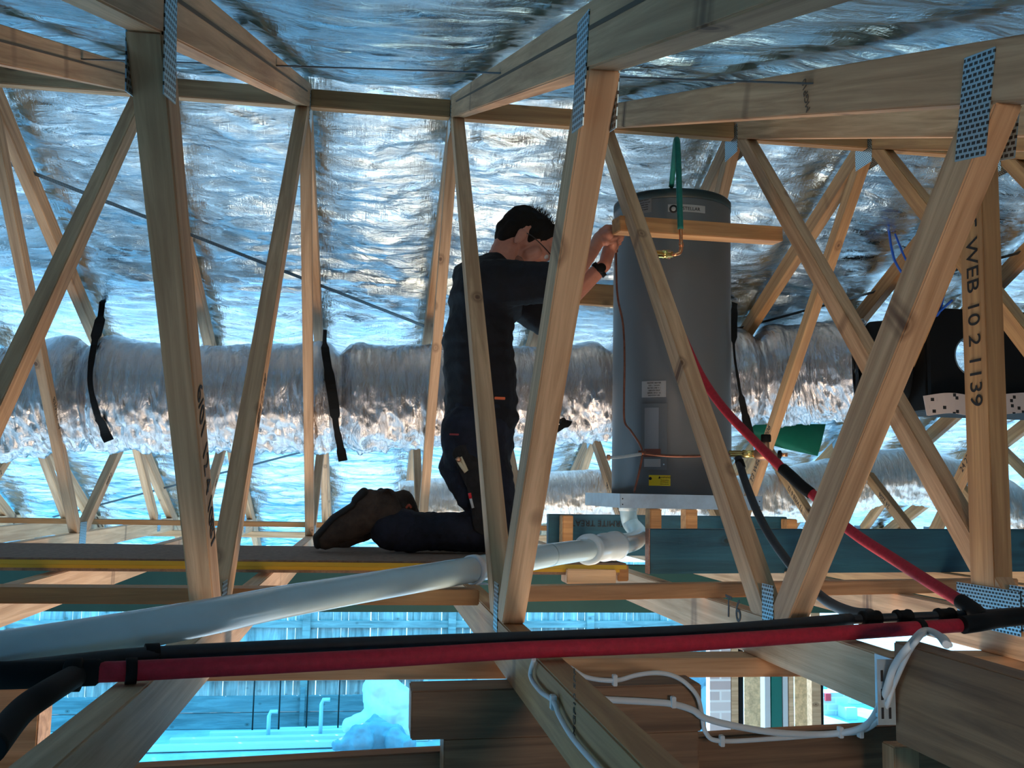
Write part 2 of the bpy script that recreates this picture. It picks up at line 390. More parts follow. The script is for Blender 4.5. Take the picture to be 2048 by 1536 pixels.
TLAB = {
 -4: 'pine roof truss farthest left, its webs crossing the dark edge below the duct',
 -3: 'pine roof truss with web feet showing low at the far left edge',
 -2: 'pine roof truss second from the far left edge, lower webs showing under the duct',
 -1: 'pine roof truss with a slanting web in front of the duct by the left edge',
 0: 'pine roof truss whose long web slopes down to the left edge of the view',
 1: 'pine roof truss with the thick upright web left of the man, numbers handwritten on it',
 2: 'pine roof truss whose thick web crosses in front of the kneeling man',
 3: 'pine roof truss with the big X of webs right of the grey tank, marked T6',
 4: 'pine roof truss beside the tank with the stencilled upright post',
 5: 'pine roof truss two bays right of the tank, webs crossing behind the big web',
 6: 'pine roof truss showing at the black duct box near the right edge',
 7: 'pine roof truss beyond the black duct box, stencilled web feet below it',
 8: 'pine roof truss at the far right behind the upright post',
 9: 'pine roof truss last in view at the far right edge'}
J1, J2, J3 = 2.06, 5.45, 7.35
K0, K1 = 1.27, 6.40
trusses = {}
def truss(k):
    X = TX(k); root = empty('roof_truss', (X, RY, 0), TLAB[k], 'roof truss', 'roof trusses under the foil')
    m1 = W_PINE if k < 3 else (W_WARM if k > 4 else W_PINE)
    vert = Vector((0, 1)); ridge = Vector((RY, RZ))
    dn = Vector((1, SN)).normalized(); df = Vector((1, -SF)).normalized(); td = .090
    # top chords
    y0 = -.55
    a = Vector((y0, nearz(y0))); up = Vector((-dn.y, dn.x))*td; upf = Vector((-df.y, df.x))*td
    poly = [tuple(a), tuple(ridge), tuple(inter(ridge+up, dn, ridge, vert)), tuple(a+up)]
    prism_yz('top_chord', X, poly, tuple(a+up/2), tuple(ridge+up/2), TH, m1, root)
    e = Vector((8.65, farz(8.65)))
    poly = [tuple(ridge), tuple(e), tuple(e+upf), tuple(inter(ridge+upf, df, ridge, vert))]
    prism_yz('top_chord', X, poly, tuple(ridge+upf/2), tuple(e+upf/2), TH, m1, root)
    # bottom chord
    yb = 1.56 if k == 3 else -.4
    prism_yz('bottom_chord', X, [(yb, -.095), (8.25, -.095), (8.25, 0), (yb, 0)], (yb, -.0475), (8.25, -.0475), TH, (W_WARM if k == 2 else W_PINE2) if k < 4 else m1, root)  # centre chord gets the darker pine in place of shade
    base = (Vector((0, 0)), Vector((1, 0)))
    nc = (ridge, dn); fc = (ridge, df)
    wd = .072
    cut = .098
    member(root, X, (K0, nearz(K0)), (J1-cut/2+.002, 0), wd, m1, nc, base)
    member(root, X, (J1+cut/2+.002, 0), (RY-.075, nearz(RY-.075)), wd*.96, m1, base, nc)
    member(root, X, (RY+.075, farz(RY+.075)), (J2-.05, 0), wd*.92, m1, fc, base)
    member(root, X, (J2+.047, 0), (K1, farz(K1)), wd*.92, m1, base, fc)
    member(root, X, (K1+.13, farz(K1+.13)), (J3-.03, 0), wd*.92, m1, fc, base)
    s = 1 if X < .15 else -1          # the faces the picture shows; plates sit on both
    for sd in (-1, 1):
        plate(root, X, sd, J1, .022, .060, .100)
        plate(root, X, sd, K0+.01, nearz(K0)+.0, .075, .155, math.radians(12))
        plate(root, X, sd, RY+.02, RZ-.01, .14, .12)
        plate(root, X, sd, J2, -.01, .12, .13)
        plate(root, X, sd, K1+.06, farz(K1)+.01, .16, .10, -.41)
        plate(root, X, sd, J3, -.02, .10, .12)
    trusses[k] = root
    return root
for k in range(-3, 10): truss(k)

# stencils and handwriting on the trusses
def webtext(k, s, size, side, p, q, t, flip=1, mat=INKB):
    """writing on the +X or -X face of a web from p to q (Y,Z), at fraction t"""
    X = TX(k)+side*(TH/2+.0008); p = Vector((X, *p)); q = Vector((X, *q)); d = (q-p).normalized()*flip
    n = Vector((side, 0, 0)); up = n.cross(d)
    text('stamp', s, size, p.lerp(q, t), d, up, mat, trusses[k])
A0, A1 = (K0, nearz(K0)), (J1-.047, 0)
B0, B1 = (J1+.05, 0), (RY-.075, nearz(RY-.075))
F0, F1 = (RY+.075, farz(RY+.075)), (J2-.05, 0)
G0, G1 = (J2+.047, 0), (K1, farz(K1))
webtext(1, '6/01 12 4 1087', .060, 1, A0, A1, .66, 1, INK)
webtext(1, '801 11 WEB', .038, 1, B0, B1, .28, -1, INKB)
for k, s in ((4, 'WEB 6 1 1068'), (5, 'T3 WEB 3 24 2206'), (6, 'T3 WEB 6 12'), (7, '24 2206'), (3, '2 B. 6 2')):
    webtext(k, s, .050, -1, F0, F1, .72, 1 if k in (4, 6) else -1, INK)
    webtext(k, s[:11], .046, -1, G0, G1, .40, 1, INK)
for k in (-2, -1, 0): webtext(k, '01 12 WEB', .040, 1, F0, F1, .66, -1, INKB); webtext(k, 'WEB 2', .040, 1, G0, G1, .45, 1, INKB)
p = OX(1466, 1219, TX(3)-TH/2-.001); text('handwriting', 'T 6', .075, p, (0, -1, -.05), (0, -.12, 1), INK, trusses[3])
p = OX(1612, 190, TX(3)-TH/2-.001); text('stamp', 'MGP10', .026, p, (0, .25, 1), (0, 1, -.1), INKB, trusses[3])
p = OX(1150, 1395, TX(2)-TH/2-.001)
text('stamp', 'MGP10 SPF', .018, OX(1149, 1405, TX(2)-TH/2-.001), (0, 0, 1), (0, 1, 0), INKB, trusses[2])
# chalk lines along the near top chords
for k, sd, a, b in ((1, 1, 0.2, 3.6), (0, 1, .2, 3.55), (2, -1, .2, 3.5)):
    X = TX(k)+sd*(TH/2+.0006); z = lambda Y: nearz(Y)+.056
    beam('chalk_line', (X, a, z(a)), (X, b, z(b)), .0012, .006, INKB, trusses[k], (0, 0, 1), 0)
# upright post on the truss beside the tank
X4 = TX(4)
py = 2.19
prism_yz('post', X4, [(py-.047, 0), (py+.047, 0), (py+.047, nearz(py+.047)), (py-.047, nearz(py-.047))], (py, 0), (py, nearz(py)), TH+.004, W_WARM, trusses[4])
text('stamp', '5 WEB 10 2 1139', .066, (X4-TH/2-.0032, py, .73), (0, 0, -1), (0, -1, 0), INK, trusses[4])
link('nail_plate', box_mesh(.24, .10, .0016, 0), PLATE, trusses[4], Matrix.Translation((X4-TH/2-.0040, py-.02, .01)) @ Matrix(((0, 0, 1, 0), (1, 0, 0, 0), (0, 1, 0, 0), (0, 0, 0, 1))))
# metal bracket at the cut end of truss 3's bottom chord
hb = empty('joist_bracket', (TX(3), 1.55, -.1), 'galvanised slotted bracket at the cut end of the bottom chord marked T6', 'bracket')
boxat('back_flange', TX(3)-.055, TX(3)-.0235, 1.540, 1.5425, -.105, .0, GALV, hb, 0)
boxat('side_flange', TX(3)-.0265, TX(3)-.0240, 1.545, 1.600, -.105, .0, GALV, hb, 0)
for i in range(3):
    for j in range(2): boxat('slot', TX(3)-.049+.013*j, TX(3)-.045+.013*j, 1.5388, 1.5396, -.095+.03*i, -.077+.03*i, INK, hb, 0)

# ------------------------------------------------------------------ ridge noggins and other cross timbers
for k in range(-1, 7):
    x0, x1 = TX(k)+TH/2+.001, TX(k+1)-TH/2-.001
    nm = {-1: 'in shade at the left edge', 0: 'left of the thick upright web', 1: 'above the left bay between two chords', 2: 'above the kneeling man and thick web', 3: 'above the green loop pipe and tank', 4: 'above the bay right of the tank', 5: 'above the second bay right of the tank'}.get(k)
    o = boxat('ridge_noggin', x0, x1, RY-.02, RY+.024, RZ-.004, RZ+.070, W_WARM if 1 <= k else W_PINE)
    tag(o, 'short pine noggin at the ridge ' + (nm or ('far left beyond the shaded bay' if k < 0 else 'far right beyond the black duct box')), 'timber', 'noggins along the ridge')
def cross(label, p0, p1, w_, d_, mat, name='batten', group=None, up=(0, 0, 1)):
    o = beam(name, p0, p1, w_, d_, mat, None, up); tag(o, label, 'timber', group); return o
cross('long pine batten lying across the bottom chords at left, half hidden by the white pipe', (-3.2, 2.32, .0185), (.262, 2.30, .0185), .075, .035, W_WARM)
cross('long pine batten lying in front of the green beam at right, knots on its face', (.33, 2.36, .0185), (1.90, 2.68, .0185), .045, .037, W_PINE)
cross('pale pine wall plate running behind the red pipe under the chords', (-1.2, 2.17, -.117), (1.9, 2.17, -.117), .09, .042, W_PINE2, 'wall_plate')
cross('dark rough timber on top of the stack at bottom centre, cables clipped to it', (.090, 1.845, -.139), (.632, 1.845, -.131), .09, .086, W_SHADED, 'lintel_timber')
cross('dark timber second in the stack at bottom centre, set back to the right', (.152, 1.86, -.228), (.632, 1.86, -.220), .09, .088, W_SHADED, 'lintel_timber')
cross('deep dark timber along the bottom edge of the view under the stack', (-1.6, 1.925, -.462), (2.6, 1.925, -.310), .045, .34, W_SHADED, 'lintel_timber')
cross('short dark timber under the stack at bottom centre', (.152, 1.865, -.312), (.62, 1.865, -.306), .08, .07, W_SHADED, 'lintel_timber')
cross('thick dark timber in the lower right corner, cables looped over its end', (.9, 1.55, -.053), (.9, .50, -.053), .045, .163, W_SHADED, 'end_chord')
cross('small pale upright offcut under the dark timber in the lower right corner', (1.0, 1.75, -.19), (1.0, 1.75, -.33), .05, .045, W_PINE, 'offcut', None, (0, 1, 0))
o = boxat('stud', OY(-40, 1400, 2.2).x, OY(80, 1400, 2.2).x, 2.2, 2.29, -.62, -.142, W_PINE); tag(o, 'pine upright in shade at the lower left edge below the pipes', 'timber')
cross('pine brace nailed between two webs in front of the grey tank', OY(1236, 446, 3.30)+Vector((0, .03, 0)), OY(1562, 468, 3.42)+Vector((0, .03, 0)), .07, .056, W_WARM, 'brace_timber')
cross('yellow knotty pine noggin behind the tank and the man\'s arm', (.93, 4.45, 1.20), (1.46, 4.45, 1.19), .045, .10, W_WARM, 'noggin')
cross('thin brown timber strip across the far left chords', (-4.0, 5.9, .04), (-.05, 5.9, .04), .045, .03, W_WARM)
cross('thin timber strip on the far chords between the man and the green beam', (.0, 5.9, .04), (1.1, 5.9, .04), .045, .03, W_WARM)
cross('pine top plate on the far wall under the eave', (-5.0, 7.9, -.118), (7.0, 7.9, -.118), .09, .045, W_PINE2, 'wall_plate')
cross('deep green board beam running under the far bottom chords', (-5, 4.85, -.215), (7, 4.85, -.215), .05, .235, GREENB, 'treated_beam')
# treated beams of the tank platform
g = beam('treated_beam', OY(1296, 1102, 3.35), OY(2110, 1100, 3.35), .045, .155, W_LVL); tag(g, 'dark blue-green treated beam in front below the tank tray', 'beam')
link('ply_end', box_mesh(.004, .047, .157, .001), W_PLY, g, frame(OY(1295, 1102, 3.35), (1, 0, 0)))
g = beam('treated_beam', (.75, 4.05, .085), (1.80, 4.05, .09), .045, .17, W_LVL); tag(g, 'dark green treated beam behind, stamped upside down, under the tank tray', 'beam')
text('stamp', 'TERMITE TREATED', .036, OY(1187, 1046, 4.05)+Vector((0, -.0245, 0)), (-1, 0, 0), (0, 0, -1), INK, g)
for i, (x, yy, zt, nm) in enumerate(((1136, 3.94, .168, 'left of the drain pipe'), (1312, 3.54, .208, 'just right of the drain pipe'), (1384, 3.54, .208, 'under the middle of the tray'), (1585, 3.94, .168, 'behind the red pipe sleeve'))):
    p = OY(x, 1036, yy); t = boxat('bearer', p.x-.022, p.x+.022, yy, yy+.07, .001, zt, W_WARM); tag(t, 'stub of pine bearer under the tray, ' + nm, 'timber', 'bearers under the tank tray')
# knotty block near the pipe coupling
cross('pale pine block with nail holes under the white pipe coupling', OY(1128, 1150, 3.0), OY(1225, 1152, 3.0), .09, .045, W_PINE2, 'block')
cross('thin pine block end under the pipe coupling', OY(1228, 1144, 3.08), OY(1250, 1144, 3.08), .09, .05, W_WARM, 'block')
# plank
for i, nm in enumerate(('upper', 'lower')):
    z = .0195+.019*(1-i)+.001
    pl = boxat('platform_board', -3.2, .80-.02*i, 2.97+.008*i, 3.66, z-.0085-.0015, z+.0085, PART, None, .001)
    tag(pl, f'{nm} of the two long yellow-edged boards the man kneels on', 'board', 'yellow-edged boards under the man')
    boxat('painted_edge', -3.2, .80-.02*i, 2.9655+.008*i, 2.9695+.008*i, z-(.0095 if i == 0 else .001), z+(.003 if i == 0 else .0085), YBOARD, pl, 0)

# ------------------------------------------------------------------ steel brace straps on the roof slopes
def strapline(name, label, p0, p1, mat, wdt=.022, nrm=(0, SF, 1)):
    n = Vector(nrm).normalized(); t = (Vector(p1)-Vector(p0)).normalized(); sidev = n.cross(t)
    o = link(name, box_mesh((Vector(p1)-Vector(p0)).length, wdt, .003, 0), mat, None, frame((Vector(p0)+Vector(p1))/2, t, n)); tag(o, label, 'strap', 'perforated steel brace straps'); return o
dz = Vector((0, 0, -.018))
def fs(x, y, off=.066): return Vector((x, y, farz(y)+off))
strapline('brace_strap', 'perforated steel strap running diagonally down behind the thick web on the left foil', fs(-2.1, 4.0), fs(.55, 5.48), STRAP)
strapline('brace_strap', 'perforated steel strap rising to the right across the foil beyond the tank', fs(1.95, 5.28), fs(3.8, 4.15), STRAP)
strapline('brace_strap', 'perforated steel strap rising to the right low on the foil below the left duct', fs(-2.4, 8.0), fs(-.10, 6.62), STRAP)
def ns(x, y, off=.066): return Vector((x, y, nearz(y)+off))
strapline('brace_strap', 'perforated steel strap across the foil overhead from left to right', ns(-1.6, 3.35), ns(2.2, 1.0), STRAP, .022, (0, -SN, 1))

# ------------------------------------------------------------------ foil ducts
def duct(name, label, path, rad, mat, seed, nlen, nseg=110, crump=.022, smooth_n=24, sagx=()):
    P = catmull(path, nlen); P = np.array([tuple(p) for p in P]); n = len(P)
    T = np.gradient(P, axis=0); T /= np.linalg.norm(T, axis=1)[:, None]
    up = np.array([0, 0, 1.]); S = np.cross(T, up); S /= np.linalg.norm(S, axis=1)[:, None]; Uv = np.cross(S, T)
    L = np.concatenate([[0], np.cumsum(np.linalg.norm(np.diff(P, axis=0), axis=1))])
    th = np.linspace(0, 2*np.pi, nseg, endpoint=False)
    LL, TT = np.meshgrid(L, th, indexing='ij')
    R = np.interp(LL, L[np.linspace(0, n-1, len(rad)).astype(int)], rad)
    cyc = np.cos(TT); sn_ = np.sin(TT)
    nz = ridged(LL*9+cyc*.6, sn_*2.2+cyc*1.1+3, seed, 4, .55)-.5
    n2 = ridged(LL*34, sn_*4+cyc*3, seed+4, 3, .6)-.5
    n3 = fbm(LL*2.2, sn_*1.2+cyc*.8+9, seed+8, 3)-.5
    low = .35+.9*np.clip(-cyc*.9+.25, 0, 1.2)       # the underside hangs in crumples
    R = R+crump*low*(nz*1.0+n2*.55)+.03*n3
    for (lx, dp) in sagx: R = R-dp*np.exp(-((LL-lx)/.035)**2)+dp*.35*np.exp(-((np.abs(LL-lx)-.10)/.06)**2)
    V = P[:, None, :]+Uv[:, None, :]*(R*cyc*1.0)[..., None]+S[:, None, :]*(R*sn_*.94)[..., None]
    o = grid_obj(name, V, mat, None, True, True); tag(o, label, 'duct', 'foil flexible ducts'); return o
dk = duct('flexible_duct', 'long crumpled silver foil duct hanging across the roof behind the man', [(-3.6, 5.12, .55), (-2.6, 5.14, .60), (-1.85, 5.15, .64), (-1.43, 5.15, .71), (-.9, 5.15, .705), (-.27, 5.15, .735), (.35, 5.15, .76), (.95, 5.15, .79), (1.6, 5.15, .86), (2.1, 5.15, .93), (2.40, 5.06, .955), (2.62, 4.86, .955)],
          [.265, .27, .275, .275, .27, .265, .255, .25, .255, .265, .27], FOIL_D, 3, 60, 120, .044, sagx=((2.2, .045), (3.45, .045), (4.9, .04), (5.75, .045)))
duct('flexible_duct', 'pale crumpled foil duct lying low in the bays right of the tank', [(.2, 6.2, .16), (1.1, 6.22, .22), (1.6, 6.25, .25), (2.1, 6.28, .20), (2.6, 6.25, .24), (3.1, 6.25, .33), (3.6, 6.2, .42), (4.1, 6.1, .30), (4.5, 6.0, .05)], [.15, .16, .165, .17, .18, .19, .18, .17, .15], FOIL_D2, 19, 50, 100, .030)
def hang(label, xs, th=.002):
    """xs: list of (px, py, Y) the strap passes, widths"""
    pts = [OY(a, b, c) for a, b, c, w_ in xs]; o = ribbon('hanging_strap', pts, [w_ for *_, w_ in xs], (1, 0, 0), .003, RUB, None, 6); tag(o, label, 'strap', 'black duct hanger straps'); return o
hang('black fabric strap tied round the duct at far left, end hanging in front', [(205, 600, 5.30, .03), (200, 640, 5.20, .05), (188, 690, 4.93, .03), (180, 760, 4.84, .025), (192, 820, 4.87, .03), (208, 862, 4.95, .05), (218, 882, 4.97, .05)])
hang('black fabric strap round the duct left of the man with a long hanging tail', [(650, 660, 5.20, .02), (650, 695, 4.93, .04), (660, 760, 4.84, .05), (668, 810, 4.84, .05), (672, 850, 4.87, .03), (680, 890, 4.90, .035), (686, 922, 4.90, .045)])
hang('short black strap at the duct between the man and the tank', [(1095, 830, 4.95, .03), (1112, 845, 4.90, .05), (1135, 842, 4.88, .05), (1112, 860, 4.88, .03), (1100, 856, 4.88, .02)])
hang('black fabric strap hanging from the duct right of the tank', [(1472, 592, 5.2, .03), (1468, 625, 5.0, .04), (1468, 700, 4.86, .012), (1478, 770, 4.84, .015), (1488, 820, 4.88, .035), (1500, 870, 4.90, .045)])

# ------------------------------------------------------------------ black duct box at right
bx = empty('duct_junction_box', (2.95, 4.4, .72), 'black plastic duct junction box with round hole behind the upright post', 'duct box')
pA = OY(1858, 615, 4.40); pB = OY(2075, 825, 4.40)
xa, xb, za, zb = pA.x, pB.x+.25, pB.z, pA.z
def holed_front(x0, x1, z0, z1, y, cx, cz, r, th):
    bm = bmesh.new(); K = 64; vo, vi = [], []
    for k in range(K):
        a = 2*math.pi*k/K; dx, dz_ = math.cos(a), math.sin(a)
        s = min(((x1-cx) if dx > 0 else (cx-x0))/max(abs(dx), 1e-6), ((z1-cz) if dz_ > 0 else (cz-z0))/max(abs(dz_), 1e-6))
        vo.append((cx+dx*s, cz+dz_*s)); vi.append((cx+dx*r, cz+dz_*r))
    L = [[bm.verts.new((x, yy, z)) for x, z in ring] for ring, yy in ((vo, y), (vi, y), (vi, y+th), (vo, y+th))]
    for a in range(4):
        b = (a+1) % 4
        for k in range(K): bm.faces.new((L[a][k], L[a][(k+1) % K], L[b][(k+1) % K], L[b][k]))
    bmesh.ops.recalc_face_normals(bm, faces=bm.faces[:]); return bm_mesh(bm)
pc = OY(1948, 712, 4.40)
link('front_panel', holed_front(xa, xb, za, zb, 4.40, pc.x, pc.z, .105, .03), RUB, bx)
boxat('side_panel', xa-.004, xa+.03, 4.44, 4.85, za, zb, RUB, bx); boxat('side_panel', xb-.03, xb, 4.44, 4.85, za, zb, RUB, bx)
boxat('top_panel', xa+.031, xb-.031, 4.44, 4.85, zb-.03, zb, RUB, bx); boxat('bottom_panel', xa+.031, xb-.031, 4.44, 4.85, za, za+.03, RUB, bx)
lathe('spigot_ring', [(.098, -.02), (.104, -.02), (.104, .12), (.098, .12)], (pc.x, 4.42, pc.z), plain('grey_ring', (.10, .16, .20), .35), bx, 48, (0, 1, 0), True, True)
lathe('sleeve', [(.22, -.0), (.235, .01), (.225, .12), (.22, .16)], (xa-.005, 4.66, (za+zb)/2), RUB, bx, 48, (-1, .25, 0))
o = ribbon('dotted_sheet', [OY(1850, 812, 4.38), OY(1900, 806, 4.36), OY(1960, 812, 4.37), OY(2060, 805, 4.38), OY(2150, 810, 4.4)], .10, (0, 0, 1), .004, DOTS, None, 6)
tag(o, 'creased pale sheet with small dark holes hanging below the black duct box', 'sheet')
o = tube('rope', [OY(1778, 462, 4.45), OY(1784, 500, 4.42), OY(1800, 540, 4.4), OY(1870, 632, 4.37), OY(1890, 560, 4.3), OY(1868, 628, 4.35), OY(1905, 600, 4.3)], .006, BLUE, None, 8); tag(o, 'blue rope knotted above the black duct box', 'rope')
o = tube('rope', [OY(1790, 468, 4.45), OY(1812, 520, 4.4), OY(1835, 556, 4.4)], .005, BLUE, None, 8); tag(o, 'short blue rope end hanging in front of the foil beside the longer rope', 'rope')

# green membrane hanging behind the valve
gm = grid_obj('green_membrane', np.array([[tuple(OY(a, b, 5.98+.02*((i*j) % 3))) for j, (a, b) in enumerate(row)] for i, row in enumerate((((1490, 850), (1560, 848), (1650, 848)), ((1505, 868), (1565, 880), (1642, 884)), ((1525, 885), (1570, 898), (1634, 912))))]), GREENM, None, False)
sol = gm.modifiers.new('s', 'SOLIDIFY'); sol.thickness = .01; tag(gm, 'green plastic membrane hanging beyond the duct behind the brass valve', 'membrane')

# ------------------------------------------------------------------ drain tray and water heater
TCX, TCY, TR = 1.213, 3.82, .2395
z0t, z1t = .209, .262
tray = empty('drip_tray', (TCX, TCY, z0t), 'galvanised square drip tray under the grey water heater', 'tray')
tx0, tx1, ty0, ty1 = .925, 1.480, 3.53, 4.12
boxat('tray_base', tx0, tx1, ty0, ty1, z0t, z0t+.003, GALV, tray, 0)
for a in ((tx0, tx1, ty0, ty0+.003), (tx0, tx1, ty1-.003, ty1), (tx0, tx0+.003, ty0, ty1), (tx1-.003, tx1, ty0, ty1)):
    boxat('tray_wall', a[0], a[1], a[2], a[3], z0t+.003, z1t, GALV, tray, 0)
for xx in (tx0+.010, tx1-.012):
    for zz in (.222, .243): lathe('rivet', [(.0025, 0), (.0022, .001), (.0005, .002)], (xx, ty0-.0001, zz), INK, tray, 12, (0, -1, 0))
heater = empty('water_heater', (TCX, TCY, z0t+.004), 'tall grey electric hot water cylinder standing on the drip tray', 'water heater')
ztop = 1.405+.0
HT = OY(1340, 379, TCY-TR).z
ztop = HT
lathe('casing', [(.0, z0t+.006), (TR-.004, z0t+.006), (TR, z0t+.012), (TR, ztop-.03), (TR-.001, ztop-.025)], (TCX, TCY, 0), TANK, heater, 128)
lathe('lid', [(TR-.003, ztop-.026), (TR+.002, ztop-.026), (TR+.0025, ztop+.004), (TR-.006, ztop+.012), (TR-.05, ztop+.018), (.02, ztop+.020)], (TCX, TCY, 0), TANKLID, heater, 128)
CA = math.atan2(-TCY, -TCX)   # direction from the tank towards the viewer
def tang(px, py):
    """angle around the tank and height for a spot seen at px,py"""
    d = ray(px, py); o2 = Vector((CAM.x-TCX, CAM.y-TCY)); d2 = Vector((d.x, d.y))
    a = d2.dot(d2); b = 2*o2.dot(d2); c = o2.dot(o2)-TR*TR; t = (-b-math.sqrt(max(0, b*b-4*a*c)))/(2*a)
    q = CAM+d*t; return math.atan2(q.y-TCY, q.x-TCX), q.z
def cyl(a, z, r): return Vector((TCX+r*math.cos(a), TCY+r*math.sin(a), z))
def patch(name, x0, y0, x1, y1, mat, off=.0012, th=.001, parent=None):
    a0, za_ = tang(x0, y0); a1, zb_ = tang(x1, y1)
    if a1 < a0: a0 += 0
    K = 12; V = []
    for i in range(K+1):
        a = a0+(a1-a0)*i/K; V += [cyl(a, za_, TR+off), cyl(a, zb_, TR+off), cyl(a, zb_, TR+off-th), cyl(a, za_, TR+off-th)]
    F = []
    for i in range(K):
        for k in range(4): F.append((4*i+k, 4*i+(k+1) % 4, 4*i+4+(k+1) % 4, 4*i+4+k))
    F += [(3, 2, 1, 0), (4*K, 4*K+1, 4*K+2, 4*K+3)]
    bm = bmesh.new(); me = mesh_from(V, F); bm.from_mesh(me); bmesh.ops.recalc_face_normals(bm, faces=bm.faces[:]); me = bm_mesh(bm)
    return link(name, me, mat, parent or heater)
def ctext(name, s, size, px, py, mat, off=.0016, parent=None):
    a, z = tang(px, py); me = text_mesh(s, size, .0003)
    for v in me.vertices:
        x, y, zz = v.co; p = cyl(a+x/TR, z+y, TR+off+zz); v.co = p
    return link(name, me, mat, parent or heater)
pl = patch('brand_plate', 1336, 409, 1410, 427, LABELG)
ctext('lettering', 'STELLAR', .019, 1383, 418, INK, parent=pl)
def disc_on(px, py, r, mat, nm, parent=None, off=.002):
    a, z = tang(px, py); return lathe(nm, [(r, 0), (r, .001), (r*.6, .0012)], cyl(a, z, TR+off-.001), mat, parent or heater, 32, (math.cos(a), math.sin(a), 0))
disc_on(1347, 418, .0165, INK, 'emblem', pl); disc_on(1347, 418, .009, LABELG, 'emblem_centre', pl, .0032)
pl = patch('instruction_label', 1262, 394, 1303, 424, plain('label_faint', (.17, .175, .18), .5))
for i in range(6): ctext('lettering', ('NOTICE TO INSTALLER', 'fill cylinder before', 'turning power on and', 'check relief valve', 'every six months', 'see owner guide')[i], .0075, 1285, 397+i*4.6, INK, parent=pl)
pl = patch('rating_label', 1284, 763, 1332, 794, LABELG)
for i in range(6): ctext('lettering', ('WATER HEATER', '125 L  3.6 kW', 'RATED 240 V ~', '1000 kPa MAX', 'SERIAL 04 21 16', 'INDOOR USE')[i], .0078, 1308, 766+i*5, INK, parent=pl)
ap = patch('access_panel', 1284, 808, 1334, 940, TANK, .006, .005)
patch('panel_recess', 1291, 816, 1318, 900, plain('recess_grey', (.24, .26, .28), .35, .2), .0075, .001, ap)  # lighter grey inset patch on the access panel
patch('caution_sticker', 1290, 898, 1322, 914, plain('brown_sticker', (.16, .05, .035), .6), .0078, .001, ap)
patch('wiring_sticker', 1290, 918, 1322, 934, LABELG, .0078, .001, ap)
disc_on(1328, 929, .003, GALV, 'screw', ap, .008)
wl = patch('warning_label', 1298, 950, 1341, 972, YEL, .0015, .001)
disc_on(1301, 957, .006, INK, 'corner_mark', wl, .003)
ctext('lettering', 'WARNING!', .0085, 1331, 955, INK, .0022, wl)
for i in range(3): ctext('lettering', ('risk of scalding', 'turn off power', 'before opening')[i], .0052, 1329, 960+i*4, INK, .0022, wl)
a_, z_ = tang(1319, 955); me = mesh_from([cyl(a_-.018, z_-.004, TR+.0026), cyl(a_+.018, z_-.004, TR+.0026), cyl(a_, z_+.006, TR+.0026)], [(0, 1, 2)]); link('warning_triangle', me, INK, wl)

# pipework at the tank
def S(x, y, Y): return OY(x, y, Y)
lp = empty('hot_water_riser', S(1345, 508, 3.25), 'green lagged copper riser looping up from the valve over the tank top', 'pipe')
tube('lagging', [S(1361, 458, 3.22), S(1359, 400, 3.22), S(1357, 330, 3.23), S(1355, 290, 3.25), S(1353.5, 279, 3.30), S(1351, 290, 3.38), S(1347, 330, 3.5), S(1343, 372, 3.62)], .0105, GRN, lp, 16)
tube('copper_pipe', [S(1361, 450, 3.22), S(1362, 480, 3.22), S(1362.5, 494, 3.22), S(1360, 505, 3.22), S(1351, 509, 3.22), S(1340, 509, 3.23)], .0065, COP, lp, 14)
tube('elbow_collar', [S(1362.3, 486, 3.22), S(1362.5, 494, 3.22)], .0085, COP, lp, 14)
bv = empty('tempering_valve', S(1322, 508, 3.25), 'brass valve joining the green riser to the red hot pipe', 'valve')
lathe('valve_body', [(.010, 0), (.0135, .004), (.0135, .045), (.0155, .047), (.0155, .062), (.011, .064), (.011, .082)], S(1299, 508, 3.25), BRASS, bv, 24, S(1345, 509, 3.23)-S(1299, 508, 3.25))
lathe('union_nut', [(.013, 0), (.016, .002), (.016, .012), (.010, .014)], S(1334, 508.5, 3.24), BRONZE, bv, 6, S(1345, 509, 3.23)-S(1299, 508, 3.25), False)
tube('black_cap', [S(1307, 509, 3.24), S(1311, 522, 3.23)], .012, RUB, bv, 16)
hp = empty('red_lagged_pipe', S(1450, 800, 2.8), 'red lagged hot pipe curving down from the tank valve to the junction at lower right', 'pipe')
tube('lagging', [S(1310, 516, 3.22), S(1322, 560, 3.2), S(1345, 625, 3.15), S(1375, 695, 3.05), S(1407, 760, 2.95), S(1450, 820, 2.85), S(1505, 878, 2.75), S(1568, 940, 2.62), S(1640, 1002, 2.5), S(1665, 1032, 2.42), S(1720, 1075, 2.3), S(1790, 1120, 2.18), S(1860, 1165, 2.05), S(1930, 1208, 1.92)], .0138, RED, hp, 20)
tube('black_sleeve', [S(1565, 937, 2.626), S(1585, 955, 2.59), S(1603, 972, 2.555), S(1622, 987, 2.53)], .0165, RUB, hp, 20)
bp = empty('black_lagged_pipe', S(1520, 1050, 2.9), 'black lagged cold pipe curving from the tank foot down to the black pipe joint', 'pipe')
tube('lagging', [S(1476, 915, 3.25), S(1490, 962, 3.2), S(1515, 1025, 3.05), S(1545, 1080, 2.9), S(1585, 1135, 2.7), S(1615, 1168, 2.55), S(1655, 1203, 2.35), S(1700, 1224, 2.12), S(1740, 1230, 1.98)], .0135, BLK, bp, 20)
tube('tape_band', [S(1478, 921, 3.245), S(1483, 936, 3.235)], .0155, RUB, bp, 16)
rv = empty('relief_valve', S(1500, 908, 3.4), 'brass and bronze relief valve with a black cap beside the tank foot', 'valve')
ax_ = S(1570, 910, 3.38)-S(1458, 907, 3.50)
lathe('inlet_tail', [(.010, 0), (.012, .002), (.012, .05), (.0145, .052), (.0145, .095)], S(1458, 907, 3.50), BRASS, rv, 24, ax_)
